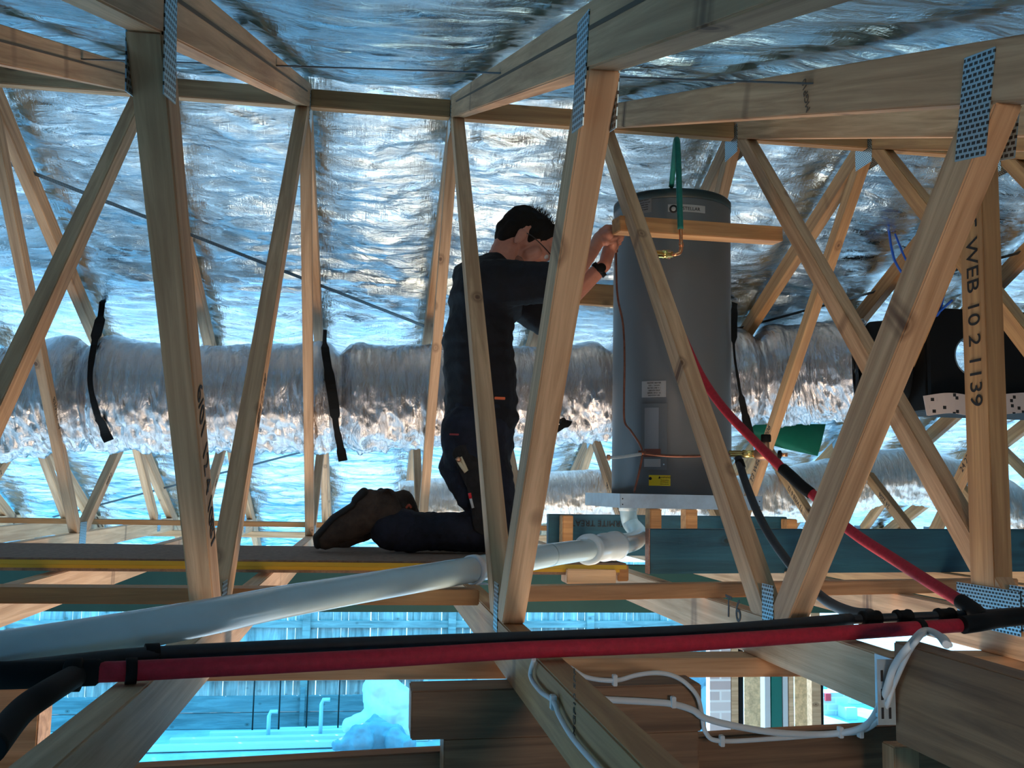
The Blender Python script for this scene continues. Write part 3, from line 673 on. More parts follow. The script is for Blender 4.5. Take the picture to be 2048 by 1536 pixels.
lathe('valve_body', [(.012, 0), (.02, .006), (.022, .03), (.020, .06), (.014, .066), (.014, .075)], S(1508, 908, 3.445), BRONZE, rv, 24, ax_)
lathe('spindle_neck', [(.015, 0), (.012, .02), (.011, .05)], S(1532, 902, 3.42), BRONZE, rv, 24)
lathe('black_cap', [(.016, 0), (.0185, .003), (.0185, .024), (.016, .028)], S(1532, 884, 3.42), RUB, rv, 20)
lathe('rubber_ring', [(.012, 0), (.0155, .002), (.0155, .010), (.012, .012)], S(1556, 909, 3.40), RUB, rv, 20, ax_)
tube('copper_stub', [S(1560, 909, 3.395), S(1575, 910, 3.38)], .007, COP, rv, 14)
dl = empty('drain_line', S(1285, 905, 3.5), 'thin brown copper drain line running down and across the tank front', 'pipe')
tube('vertical_run', [S(1232, 505, 3.62), S(1233, 560, 3.61), S(1236, 600, 3.60), S(1246, 650, 3.58), S(1249, 720, 3.57), S(1248, 790, 3.57), S(1249, 842, 3.57), S(1262, 862, 3.55), S(1281, 892, 3.54), S(1284, 912, 3.54), S(1278, 945, 3.54), S(1268, 985, 3.54)], .0042, COPD, dl, 10)
tube('cross_run', [S(1287, 907, 3.535), S(1340, 912, 3.50), S(1400, 912, 3.48), S(1460, 909, 3.48)], .0048, COPD, dl, 10)
tube('tee', [S(1276, 905, 3.54), S(1292, 906, 3.535)], .008, COPD, dl, 12)
tube('valve_arm', [S(1214, 915, 3.5), S(1240, 914, 3.51), S(1282, 908, 3.535)], .0065, GALV, dl, 12)
lathe('arm_nut', [(.008, 0), (.011, .002), (.011, .012), (.008, .014)], S(1213, 915, 3.5), BRONZE, dl, 6, (1, 0, 0), False)
o = tube('fitting', [S(1226, 452, 3.60), S(1230, 470, 3.60), S(1232, 505, 3.62)], .008, COPD, None, 12); tag(o, 'small dark fitting held in the man\'s fingers at the tank side', 'fitting')

# ------------------------------------------------------------------ white drain pipe
dp = empty('white_drain_pipe', S(560, 1203, 2.1), 'long pale plastic drain pipe sloping from the lower left to the tank tray', 'pipe')
PT = [S(-120, 1325, 1.34), S(0, 1307, 1.42), S(200, 1273, 1.56), S(410, 1235, 1.72), S(560, 1205, 1.90), S(750, 1172, 2.10), S(945, 1139, 2.33), S(1100, 1110, 2.55)]
tube('pipe_run', PT, .0305, PVC, dp, 40)
tube('pipe_run', [S(1040, 1121, 2.45), S(1100, 1110, 2.55), S(1190, 1097, 2.76)], .0300, PVC, dp, 40)
q0 = S(1176, 1099, 2.72)
lathe('coupling', [(.031, 0), (.044, .0), (.044, .022), (.038, .028), (.037, .13), (.042, .14), (.042, .235), (.0445, .24), (.0445, .262), (.031, .264)], q0, PVCW, dp, 48, S(1255, 1088, 3.05)-q0)
tube('elbow', [S(1215, 1092, 2.90), S(1245, 1088, 3.10), S(1272, 1080, 3.50), S(1277, 1066, 3.74), S(1262, 1048, 3.83), S(1257, 1030, 3.83), S(1256, 1012, 3.83)], .0335, PVC, dp, 32)
lathe('tray_collar', [(.034, 0), (.037, 0), (.037, .03), (.034, .03)], S(1256, 1022, 3.83), PVCW, dp, 32)
cl = S(947, 1139, 2.333); dd = (S(1100, 1110, 2.55)-S(750, 1172, 2.1)).normalized()
lathe('pipe_clip', [(.0308, -.009), (.0350, -.009), (.0350, .009), (.0308, .009)], cl, PVCW, dp, 40, dd)
ribbon('clip_foot', [cl+Vector((.0, .0, -.031)), cl+Vector((.01, .01, -.034)), cl+Vector((.035, .02, -.035))], .018, (0, 1, 0), .004, PVCW, dp, 4)

# ------------------------------------------------------------------ foreground lagged pipes
rp = empty('red_lagged_pipe', (.5, 1.59, .02), 'straight red lagged pipe across the foreground resting on the bottom chords', 'pipe')
Z = lambda x, y, z=.018: OZ(x, y, z)
RP = [Z(176, 1345), Z(300, 1340), Z(700, 1320), Z(1050, 1300), Z(1350, 1288), Z(1700, 1265), Z(1945, 1249)]
tube('lagging', RP, .0135, RED, rp, 24)
for x, y in ((262, 1342), (1838, 1256)):
    c = Z(x, y); dd = (RP[-1]-RP[0]).normalized()
    lathe('saddle_clip', [(.014, -.007), (.0172, -.007), (.0172, .007), (.014, .007)], c, RUB, rp, 24, dd)
kp = empty('black_lagged_pipe', (.5, 1.66, .03), 'straight black lagged pipe across the foreground behind the red one', 'pipe')
z2 = .021
BP = [Z(-60, 1352, z2), Z(100, 1332, z2), Z(300, 1311, z2), Z(640, 1293, z2), Z(1000, 1280, z2), Z(1300, 1268, z2), Z(1480, 1258, z2), Z(1700, 1239, z2)]
tube('lagging', BP, .0125, BLK, kp, 24)
c = Z(300, 1310, z2); lathe('saddle_clip', [(.013, -.007), (.0162, -.007), (.0162, .012), (.013, .012)], c, RUB, kp, 24, (BP[-1]-BP[0]).normalized())
jt = empty('pipe_joint', Z(1800, 1236, .03), 'black crimped pipe joint and tee beside the red pipe at right', 'pipe fitting')
j0, j1 = Z(1700, 1239, .021), Z(1950, 1229, .028)
dj = (j1-j0)
tube('core_pipe', [j0, j1, Z(2060, 1222, .03)], .0095, BLK, jt, 20, False)
for t, l in ((.08, .045), (.35, .038), (.68, .042)): lathe('crimp_ring', [(.010, 0), (.0155, .002), (.0165, .008), (.0145, .012), (.0145, l-.012), (.0165, l-.008), (.0155, l-.002), (.010, l)], j0+dj*t, RUB, jt, 24, dj)
tube('tee_body', [Z(1925, 1250, .02), Z(1960, 1245, .024), Z(2000, 1238, .026), Z(2060, 1232, .028)], .0175, RUB, jt, 20)
tube('tee_branch', [S(1922, 1203, 1.93), S(1950, 1222, 1.88), Z(1968, 1240, .026)], .0165, RUB, jt, 20)
jl = empty('pipe_joint', Z(120, 1350, .02), 'black tape-wrapped pipe junction at the lower left end of the red pipe', 'pipe fitting')
tube('sleeve', [Z(-80, 1352, .02), Z(40, 1350, .02), Z(176, 1345, .018), Z(190, 1344, .018)], .0175, RUB, jl, 20)
tube('branch', [Z(150, 1352, .016), S(95, 1385, 1.22), S(40, 1425, 1.15), S(-20, 1500, 1.05)], .0150, RUB, jl, 20)
lathe('collar', [(.016, 0), (.0215, .002), (.0215, .02), (.016, .022)], Z(128, 1350, .018), RUB, jl, 20, (1, .1, 0))
o = tube('cable', [S(92, 1385, 1.20), S(60, 1425, 1.16), S(20, 1470, 1.13), S(-10, 1510, 1.1)], .0022, plain('blue_cable', (.15, .35, .8), .5), None, 8); tag(o, 'thin blue-white cable hanging below the black junction at lower left', 'cable')

# ------------------------------------------------------------------ electrical cables
def cable(label, pts, r, clips=(), n=8, flat=None):
    root = empty('electrical_cable', pts[0], label, 'cable', 'white electrical cables')
    tube('sheath', pts, r, WHITE, root, 12, True, n, flat)
    for (a, b, Y) in clips:
        c = S(a, b, Y); boxat('cable_tie', c.x-.004, c.x+.004, c.y-.008, c.y+.006, c.z-.010, c.z+.010, WHITE, root, .001)
YL = 1.79
cable('white cable hanging from the chord and crossing down the centre chord at bottom', [OX(x_, y_, .266) for x_, y_ in ((1068, 1318), (1061, 1352), (1080, 1382), (1106, 1402), (1118, 1430), (1140, 1468), (1165, 1500), (1210, 1550))], .0036, [(1106, 1404, OX(1106, 1404, .266).y)])
cable('single white cable arching over the dark timber stack then dropping beside its right end', [S(1140, 1335, YL), S(1175, 1355, YL), S(1230, 1361, YL-.01), S(1275, 1350, YL-.01), S(1320, 1346, YL-.01), S(1360, 1358, YL-.01), S(1393, 1390, YL-.01), S(1404, 1430, YL), S(1412, 1466, YL), S(1440, 1482, YL), S(1540, 1478, YL), S(1650, 1470, YL), S(1725, 1462, YL-.02), OX(1765, 1430, .864), OX(1788, 1370, .864), OX(1815, 1310, .862), OX(1835, 1280, .868), OZ(1852, 1266, .037), OZ(1885, 1272, .037), OZ(1900, 1290, .037)], .0042, [(1229, 1360, YL-.01), (1443, 1481, YL)])
cable('twin white cable clipped low on the dark timber, rising over the lower right timber', [S(1170, 1396, YL-.01), S(1228, 1400, YL-.01), S(1300, 1404, YL-.01), S(1345, 1408, YL-.01), S(1385, 1420, YL-.01), S(1410, 1436, YL-.01), S(1470, 1452, YL-.01), S(1560, 1466, YL-.01), S(1660, 1468, YL-.01), S(1730, 1452, YL-.08), OX(1765, 1400, .858), OX(1788, 1335, .858), OX(1820, 1290, .860), OZ(1848, 1262, .040), OZ(1876, 1270, .040), OZ(1893, 1290, .040)], .0062, [(1346, 1404, YL-.015), (1680, 1464, YL-.02), (1720, 1464, YL-.04)], 8)

# ------------------------------------------------------------------ the man
def blob(caps, voxel, smooth=2, disp=None):
    """one continuous surface grown from tapered limbs: caps = [(p0, r0, p1, r1), ...]"""
    bm = bmesh.new()
    for c in caps:
        p0, r0, p1, r1 = c[:4]; sc = c[4] if len(c) > 4 else (1, 1, 1); p0 = Vector(p0); p1 = Vector(p1)
        n = max(1, int((p1-p0).length/(min(r0, r1)*.35)))
        for i in range(n+1):
            t = i/n; m = Matrix.Translation(p0.lerp(p1, t)) @ Matrix.Diagonal((*[(r0+(r1-r0)*t)*s for s in sc], 1))
            bmesh.ops.create_icosphere(bm, subdivisions=2, radius=1, matrix=m)
    me = bm_mesh(bm); ob = bpy.data.objects.new('t', me); C.objects.link(ob)
    r = ob.modifiers.new('r', 'REMESH'); r.mode = 'VOXEL'; r.voxel_size = voxel; r.use_smooth_shade = True
    s = ob.modifiers.new('s', 'SMOOTH'); s.iterations = smooth; s.factor = .5
    out = bpy.data.meshes.new_from_object(ob.evaluated_get(bpy.context.evaluated_depsgraph_get())); bpy.data.objects.remove(ob)
    if disp:
        n = len(out.vertices); co_ = np.zeros(n*3); out.vertices.foreach_get('co', co_); co_ = co_.reshape(-1, 3)
        no = np.array([tuple(v.normal) for v in out.vertices]); co_ += no*disp(co_)[:, None]; out.vertices.foreach_set('co', co_.reshape(-1)); out.update()
    return out
man = empty('person', (.40, 3.48, .05), 'man in black tee and dark work trousers kneeling on the boards, reaching to the tank', 'person')
YM = 3.47
yn, yf = 3.34, 3.62
hc = S(1050, 478, YM)                                  # middle of the skull
fw = (S(1092, 512, YM)-hc).normalized()                # where the face looks: forward and down
upv = Vector((-fw.z, 0, fw.x))
hd = lambda a, b, c=0: hc+fw*a+upv*b+Vector((0, c, 0))
neck0 = S(1000, 532, YM)
shn, shf = S(1003, 566, 3.31), S(1012, 572, 3.66)
eln, elf = S(1122, 568, 3.20), S(1100, 628, 3.56)
wrn, wrf = S(1186, 500, 3.40), S(1209, 530, 3.50)
caps = [(hd(-.02, .018), .090, hd(.012, .012), .088, (1, .82, 1)), (hd(.045, -.045), .062, hd(.03, -.085), .050, (1, .85, 1)),
        (hd(.058, .035), .062, hd(.058, .0), .064, (1, .86, 1)), (hd(.080, -.085), .030, hd(.070, -.100), .028),
        (hd(.099, -.022), .010, hd(.118, -.052), .0135), (hd(.112, -.055), .014, hd(.110, -.058), .012, (1, 1.3, 1)),
        (hd(.092, .008, .032), .020, hd(.092, .008, -.032), .020), (hd(.100, -.078, -.018), .008, hd(.100, -.078, .018), .008), (hd(.098, -.088, -.014), .008, hd(.098, -.088, .014), .008),
        (hd(-.035, -.045), .058, neck0, .060), (neck0, .060, S(975, 570, YM), .075)]
for sg in (-1, 1):
    caps += [(hd(-.016, -.020, sg*.088), .024, hd(-.018, -.048, sg*.083), .015, (.8, .38, 1)), (hd(.06, -.03, sg*.05), .026, hd(.05, -.05, sg*.045), .026)]
def arm(sh, el, wr):
    return [(sh, .050, el, .040), (el, .041, el.lerp(wr, .35), .042), (el.lerp(wr, .35), .042, wr, .026)]
caps += arm(shn, eln, wrn)+arm(shf, elf, wrf)
def hand(wr, palm, knuck, tips, thumb):
    out = [(wr, .025, palm, .027, (1, 1, 1)), (palm, .026, knuck[0], .017), (palm, .026, knuck[3], .015), (palm, .026, (knuck[1]+knuck[2])/2, .020)]
    for k, (a, b, c) in zip(knuck, tips):
        out += [(k, .0105, a, .0095), (a, .0095, b, .0085), (b, .0085, c, .0075)]
    out += [(wr.lerp(palm, .5), .014, thumb[0], .0125), (thumb[0], .012, thumb[1], .0105), (thumb[1], .0105, thumb[2], .0085)]
    return out
# near hand: fist-like grip, fingers curling round the fitting at (1226, 462)
pn = S(1200, 476, 3.44); g0 = S(1227, 462, 3.58)
kn = [S(1214, 457, 3.42), S(1217, 465, 3.405), S(1217, 475, 3.40), S(1213, 484, 3.405)]
tn = [(S(1225, 456, 3.45), S(1230, 456, 3.50), S(1232, 458, 3.545)), (S(1228, 464, 3.44), S(1234, 464, 3.49), S(1234, 466, 3.54)), (S(1226, 475, 3.44), S(1232, 474, 3.48), S(1232, 475, 3.53)), (S(1221, 484, 3.44), S(1227, 484, 3.475), S(1228, 483, 3.51))]
caps += hand(wrn, pn, kn, tn, (S(1203, 462, 3.50), S(1214, 454, 3.545), S(1225, 453, 3.575)))
pf = S(1218, 500, 3.54)
kf = [S(1226, 486, 3.51), S(1228, 490, 3.535), S(1228, 494, 3.56), S(1226, 500, 3.585)]
tf = [(S(1229, 475, 3.53), S(1236, 470, 3.55), S(1243, 470, 3.565)), (S(1233, 479, 3.55), S(1240, 474, 3.565), S(1246, 474, 3.575)), (S(1233, 484, 3.575), S(1240, 480, 3.585), S(1244, 479, 3.59)), (S(1231, 492, 3.595), S(1236, 489, 3.60), S(1240, 487, 3.60))]
caps += hand(wrf, pf, kf, tf, (S(1216, 488, 3.56), S(1221, 476, 3.575), S(1229, 468, 3.58)))
# trunk and legs under the clothes
hipn, hipf = S(935, 880, 3.38), S(940, 880, 3.58)
knn, knf = S(985, 1060, 3.345), S(1000, 1058, 3.60)
caps += [(S(965, 600, YM), .10, S(955, 760, YM), .10, (1, 1.3, 1)), (S(955, 760, YM), .10, S(950, 870, YM), .10, (1, 1.35, 1)), (shn, .045, S(965, 600, YM), .07), (shf, .045, S(965, 600, YM), .07),
         (hipn, .070, knn, .048), (hipf, .070, knf, .048), (S(985, 1066, 3.34), .046, S(815, 1062, 3.345), .036), (S(1000, 1064, 3.60), .046, S(845, 1062, 3.61), .036)]
body = link('body', blob(caps, .0045, 2), SKIN, man)
# face details
for sg in (-1, 1):
    e_ = hd(.100, -.010, sg*.031); lathe('eye', [(.001, -.011), (.009, -.006), (.0115, 0), (.009, .006), (.001, .011)], e_, plain('eye_white', (.6, .58, .55), .3) if sg < 0 else bpy.data.materials['eye_white'], man, 16, fw)
    tube('eyebrow', [hd(.112, .012, sg*.016), hd(.113, .018, sg*.032), hd(.103, .014, sg*.048)], .0045, HAIR, man, 8)
# hair cap
def hdisp(c): return .004*(fbm(c[:, 0]*60, c[:, 2]*60, 5, 3)-.5)
hcaps = [(hd(-.030, .030), .088, hd(.010, .034), .086, (1, .86, 1)), (hd(-.052, -.012), .066, hd(-.050, -.035), .056, (1, .98, 1)), (hd(.045, .062), .052, hd(.066, .060), .034, (1, 1.15, 1))]
for sg in (-1, 1): hcaps += [(hd(.016, .020, sg*.060), .022, hd(.018, -.014, sg*.066), .009), (hd(-.055, -.01, sg*.040), .038, hd(-.062, -.05, sg*.030), .03)]
hair = link('hair', blob(hcaps, .005, 2, hdisp), HAIR, man)
vs_, fs_ = [], []
rnd = random.Random(3)
for i in range(420):
    a = rnd.uniform(-1, 1); s = rnd.uniform(-.06, .075); base = hd(s, .118-abs(s)*.35-rnd.random()*.012, a*.055)
    d = (upv*rnd.uniform(.6, 1.2)+fw*rnd.uniform(-.9, .5)+Vector((0, rnd.uniform(-.5, .5), 0))).normalized(); L = rnd.uniform(.012, .030)
    w_ = Vector((fw.x, 0, fw.z))*.0009; m_ = base+d*L*.6; tp = base+d*L+fw*rnd.uniform(-.010, .006)-upv*.004
    k = len(vs_); vs_ += [base-w_, base+w_, m_+w_*.8, m_-w_*.8, tp]; fs_ += [(k, k+1, k+2, k+3), (k+3, k+2, k+4)]
link('hair_tuft', mesh_from(vs_, fs_), HAIR, man)
# beard shadow
link('beard', blob([(hd(.035, -.088, .0), .047, hd(.062, -.108, 0), .032, (1, 1.05, .9))], .005, 2, hdisp), plain('stubble', (.25, .115, .080), .8, 0, .5, 220), man)
# glasses
gl = empty('glasses', hd(.125, -.02)); gl.parent = man; gl.matrix_basis = parent_world(man).inverted() @ Matrix.Translation(hd(.125, -.02))
for sg in (-1, 1):
    c = hd(.124, -.016, sg*.033); ring = []
    for k in range(25):
        a = 2*math.pi*k/24; ring.append(c+Vector((0, math.cos(a)*.026, 0))+upv*math.sin(a)*.019)
    link('rim', tube_mesh(ring, .0017, 8, False), GLASSF, gl)
    bmv = [c+Vector((0, math.cos(2*math.pi*k/24)*.025, 0))+upv*math.sin(2*math.pi*k/24)*.018 for k in range(24)]
    link('lens', mesh_from(bmv, [tuple(range(24))]), GLASS, gl)
    tube('temple_arm', [hd(.122, -.006, sg*.060), hd(.08, -.002, sg*.074), hd(.02, .0, sg*.083), hd(-.012, -.006, sg*.083)], .0019, GLASSF, gl, 8)
tube('nose_bridge', [hd(.124, -.010, -.009), hd(.130, -.006, 0), hd(.124, -.010, .009)], .0018, GLASSF, gl, 8)
# tee shirt
def tdisp(c): return .013*(ridged(c[:, 0]*7+c[:, 1]*3, c[:, 2]*8, 3, 3)-.5)+.005*(fbm(c[:, 0]*30, c[:, 2]*30, 5, 3)-.5)
tcaps = [(S(968, 580, YM), .112, S(955, 680, YM), .130, (1, 1.45, 1)), (S(955, 680, YM), .130, S(962, 800, YM), .135, (1, 1.35, 1)), (S(962, 800, YM), .135, S(962, 835, YM), .138, (1, 1.3, .7)),
         (S(985, 545, YM), .075, S(945, 560, YM), .075, (1, 1.2, 1)), (S(940, 560, YM), .06, S(940, 600, YM), .08, (1, 2.2, 1)),
         (shn+Vector((-.03, .02, 0)), .085, S(1085, 563, 3.25), .076), (S(1085, 563, 3.25), .076, S(1120, 566, 3.21), .068),
         (shf, .085, S(1075, 630, 3.60), .070), (S(1050, 600, 3.60), .075, S(1090, 640, 3.58), .066), (shn, .085, S(985, 600, YM), .12)]
link('tee_shirt', blob(tcaps, .007, 3, tdisp), TEE, man)
p = OY(999, 797, 3.275); boxat('sleeve_tag', p.x-.018, p.x+.018, 3.262, 3.27, p.z-.0045, p.z+.0045, plain('orange_tag', (.85, .16, .05), .6), man, .001)
# trousers
def pdisp(c): return .014*(ridged(c[:, 0]*9+c[:, 1]*2, c[:, 2]*10, 9, 3)-.5)+.006*(fbm(c[:, 0]*40, c[:, 2]*40, 15, 3)-.5)
pcaps = [(S(960, 835, YM), .128, S(955, 890, YM), .132, (1, 1.42, 1)), (S(935, 870, 3.36), .10, S(940, 900, 3.36), .10), (S(950, 900, 3.40), .115, S(985, 1000, 3.36), .085), (S(985, 1000, 3.36), .085, S(990, 1055, 3.345), .072), (S(955, 900, 3.57), .115, S(1005, 1055, 3.60), .074),
         (S(985, 1062, 3.345), .070, S(880, 1066, 3.345), .066), (S(880, 1066, 3.345), .066, S(800, 1062, 3.345), .068), (S(1000, 1062, 3.60), .070, S(830, 1062, 3.61), .066), (S(925, 930, 3.42), .085, S(960, 985, 3.38), .085)]
link('trousers', blob(pcaps, .007, 3, pdisp), PANT, man)
link('trouser_cuff', blob([(S(808, 1060, 3.345), .074, S(782, 1060, 3.345), .071)], .006, 2, lambda c: .006*(ridged(c[:, 0]*30, c[:, 2]*14, 2, 3)-.5)), PANT, man)
link('tool_pocket', blob([(S(925, 905, 3.275), .030, S(955, 960, 3.275), .034, (1.3, .35, 1)), (S(955, 960, 3.262), .036, S(968, 1050, 3.262), .032, (1.1, .4, 1))], .006, 2, pdisp), PANTK, man)
p = OY(908, 869, 3.27); boxat('pocket_tag', p.x-.016, p.x+.016, 3.262, 3.268, p.z-.003, p.z+.003, plain('dull_red_tag', (.35, .05, .06), .7), man, .001)
# boots
for nm, Yb, dx in (('boot', 3.345, 0), ('boot', 3.62, 34)):
    b = [(S(770+dx, 1030, Yb), .062, S(742+dx, 1020, Yb), .060, (1, .8, 1)), (S(752+dx, 1010, Yb), .050, S(735+dx, 1000, Yb), .040, (1, .8, 1)), (S(742+dx, 1026, Yb), .060, S(690+dx, 1055, Yb), .052, (1, .85, 1)), (S(690+dx, 1055, Yb), .050, S(652+dx, 1078, Yb), .037, (1, 1.05, 1)), (S(780+dx, 1040, Yb), .052, S(772+dx, 1000, Yb), .040, (1, .9, 1))]
    bo = link(nm, blob(b, .005, 2, lambda c: .007*(ridged(c[:, 0]*26, c[:, 2]*26, 2, 3)-.5)), BOOT, man)
    link('sole', blob([(S(728+dx, 985, Yb), .018, S(712+dx, 1000, Yb), .016, (1, 2.2, 1)), (S(706+dx, 1012, Yb), .014, S(668+dx, 1036, Yb), .014, (1, 2.6, 1)), (S(668+dx, 1036, Yb), .014, S(634+dx, 1075, Yb), .015, (1, 2.9, 1)), (S(634+dx, 1075, Yb), .015, S(636+dx, 1090, Yb), .014, (1, 2.6, 1))], .005, 1), SOLE, bo)
ribbon('pull_tab', [S(765, 985, 3.31), S(776, 978, 3.31), S(786, 990, 3.31)], .018, (0, 1, 0), .004, SOLE, man, 6)
# watch
wa = wrf.lerp(elf, .10); dW = (elf-wrf).normalized()
wt = lathe('wristwatch', [(.029, -.009), (.033, -.009), (.033, .009), (.029, .009)], wa, RUB, man, 32, dW)
lathe('watch_case', [(.018, 0), (.018, .008), (.015, .010)], wa+Vector((0, -.031, .0)), RUB, wt, 24, (0, -1, 0))
# things carried in the pocket
o = empty('pliers', S(920, 925, 3.25), 'pale-handled folding tool sticking out of the trouser pocket', 'tool')
tube('handle', [S(914, 916, 3.25), S(922, 930, 3.25), S(932, 944, 3.25)], .0065, plain('cream_plastic', (.72, .62, .42), .5), o, 12); tube('handle', [S(921, 914, 3.252), S(928, 928, 3.252), S(934, 942, 3.252)], .005, bpy.data.materials['cream_plastic'], o, 12)
lathe('pivot', [(.004, 0), (.009, .001), (.009, .005), (.004, .006)], S(917, 919, 3.248), BRONZE, o, 16, (0, -1, 0))
o = empty('marker_pen', S(942, 1000, 3.235), 'white marker pen with red cap in the leg pocket', 'pen')
tube('barrel', [S(941, 996, 3.235), S(946, 1016, 3.235)], .0045, WHITE, o, 10, False); tube('cap', [S(939, 986, 3.235), S(941, 997, 3.235)], .0055, plain('red_plastic', (.8, .02, .03), .4), o, 10, False)
o = tube('wire_offcut', [S(812, 1016, 3.30), S(818, 1010, 3.30), S(823, 1016, 3.30)], .004, plain('rust', (.35, .06, .03), .7), None, 8); tag(o, 'small rusty wire offcut resting on the trouser cuff', 'wire')

# ------------------------------------------------------------------ house walls out of view, added to hold light back, and the slab
WALLM = plain('brick_wall_inside', (.30, .26, .23), .9, 0, .2, 5)
tag(boxat('wall_shade_near', -5.4, 7.8, -1.15, -1.0, GROUND, .02, WALLM, None, 0), kind='structure')
tag(boxat('wall_shade_left', -5.4, -5.2, -1.0, 8.6, -.5, 2.0, WALLM, None, 0), kind='structure')  # left open below so blue light reaches the foil
tag(boxat('wall_shade_right', 7.6, 7.8, -1.0, 8.6, GROUND, 2.0, WALLM, None, 0), kind='structure')
tag(boxat('floor', -5.2, 7.6, -1.0, 8.3, GROUND, GROUND+.02, SLAB, None, 0), kind='structure')
tag(boxat('wall_shade_middle', -5.2, 7.6, 1.97, 2.07, GROUND, -.64, WALLM, None, 0), kind='structure')  # unseen partition added to block floor light from the near timbers
# ------------------------------------------------------------------ the yard outside and below
o = boxat('ground', -40, 40, -30, 60, GROUND-.2, GROUND, EARTH, None, 0); tag(o, kind='structure')
fence = empty('paling_fence', (0, 13.0, GROUND), 'long weathered timber paling fence along the yard boundary', 'fence')
FY = 13.0; rnd = random.Random(5); bm = bmesh.new(); x = -9.0
while x < 4.9:
    wd = rnd.uniform(.09, .105); m = Matrix.Translation((x, FY+.035+(.016 if rnd.random() < .5 else 0)+rnd.uniform(0, .003), (-2.35-.75)/2)) @ Matrix.Rotation(rnd.uniform(-.006, .006), 4, 'Y') @ Matrix.Diagonal((wd*.97, .014, 1.75, 1))
    bmesh.ops.create_cube(bm, size=1, matrix=m); x += wd+rnd.uniform(-.006, .004)
link('palings', bm_mesh(bm), W_FENCE_V, fence)
for z_ in (-1.50, -2.16, -1.0): beam('rail', (-9, FY, z_), (4.9, FY, z_), .04, .09, W_FENCE, fence)
for xx in (-6.6, -4.4, -2.75, -.72, 1.15, 3.0, 4.85): boxat('post', xx-.05, xx+.05, FY-.07, FY-.02, GROUND, -.7, W_FENCE, fence)
wl_ = empty('sleeper_wall', (0, 12.9, GROUND), 'low retaining wall of stacked sleepers at the foot of the fence', 'wall')
for i in range(2): beam('sleeper', (-9, 12.82, GROUND+.10+.2*i), (4.9, 12.82, GROUND+.10+.2*i), .06, .19, W_SLEEP, wl_)
for xx in (-5.2, -2.9, -.72, .9, 3.2): boxat('steel_post', xx-.03, xx+.03, 12.74, 12.79, GROUND, GROUND+.50, W_SLEEP, wl_)
bkp = boxat('fence_panel', 1.25, 4.9, 12.62, 12.66, GROUND+.01, -1.95, plain('grey_sheet', (.30, .38, .42), .7, 0, .15, 4)); tag(bkp, 'blue-grey sheet panels standing against the fence behind the bag', 'panel')
for i, x_ in enumerate((510, 562, 617, 680, 748)):
    p = S(x_, 1345, 12.5); r_ = empty('marker_stake', (p.x, 12.5, GROUND), ('thin rod left of the others in the yard', 'thin rod second in the yard row', 'thin rod in front of the fence post in the yard', 'thin rod with a yellow cap by the elbow pipe in the yard', 'thin rod with a yellow cap poking up at the white bag')[i], 'stake', 'thin rods standing in the yard')
    tube('rod', [(p.x, 12.5, GROUND), (p.x, 12.5, p.z)], .009, SOLE, r_, 8, False)
    tube('cap', [(p.x, 12.5, p.z), (p.x, 12.5, p.z+.05)], .026, YEL if i > 2 else WHITE, r_, 12, False)
for x_, y_, nm in ((538, 1432, 'left'), (643, 1408, 'right')):
    p = S(x_, y_, 12.2); o = tube('standpipe', [(p.x, 12.2, GROUND), (p.x, 12.2, p.z), (p.x+.02, 12.2, p.z+.05), (p.x+.10, 12.2, p.z+.05)], .024, PVCW, None, 12, False); tag(o, f'white elbow standpipe in the yard, {nm} one of the two', 'pipe', 'white standpipes')
for i, (x0, y0, x1, y1, Y_) in enumerate(((340, 1478, 858, 1456, 12.0), (420, 1462, 858, 1446, 12.3), (250, 1492, 700, 1474, 11.75), (560, 1452, 850, 1440, 12.5))):
    a = S(x0, y0, Y_); b = S(x1, y1, Y_); o = beam('timber_length', (a.x, Y_, GROUND+.05), (b.x, Y_+.1, GROUND+.05), .09, .09-.012*i, plain('pale_timber', (.80, .82, .82), .6) if i == 0 else bpy.data.materials['pale_timber']); tag(o, ('pale straight timber length lying on the yard ground, longest of four', 'pale timber length lying second from the front in the yard', 'pale timber length nearest the house in the yard', 'pale short timber length lying nearest the fence')[i], 'timber', 'pale timber lengths on the ground')
def cloth(caps, vox, amp, fr, seed): return blob(caps, vox, 2, lambda c: amp*(ridged(c[:, 0]*fr, c[:, 2]*fr+c[:, 1], seed, 4)-.5))
Yb = 11.6
b1 = link('builders_bag', cloth([(S(760, 1372, Yb), .17, S(790, 1400, Yb), .20), (S(745, 1395, Yb), .13, S(770, 1430, Yb), .22), (S(700, 1452, Yb), .10, S(760, 1440, Yb), .18), (S(790, 1430, Yb), .20, S(800, 1460, Yb), .2), (S(748, 1358, Yb), .05, S(742, 1380, Yb), .10)], .02, .06, 4, 4), BAGM); tag(b1, 'bulging white builders bag standing in the yard', 'bag')
b2 = link('tarpaulin', cloth([(S(680, 1490, 10.9), .08, S(720, 1478, 10.9), .14), (S(730, 1472, 11.1), .13, S(790, 1476, 11.1), .14), (S(790, 1478, 10.9), .12, S(815, 1488, 10.8), .08), (S(748, 1440, 11.25), .07, S(752, 1462, 11.2), .14)], .02, .09, 5, 8), TARP); tag(b2, 'crumpled blue-grey tarpaulin heaped in front of the white bag', 'tarpaulin')
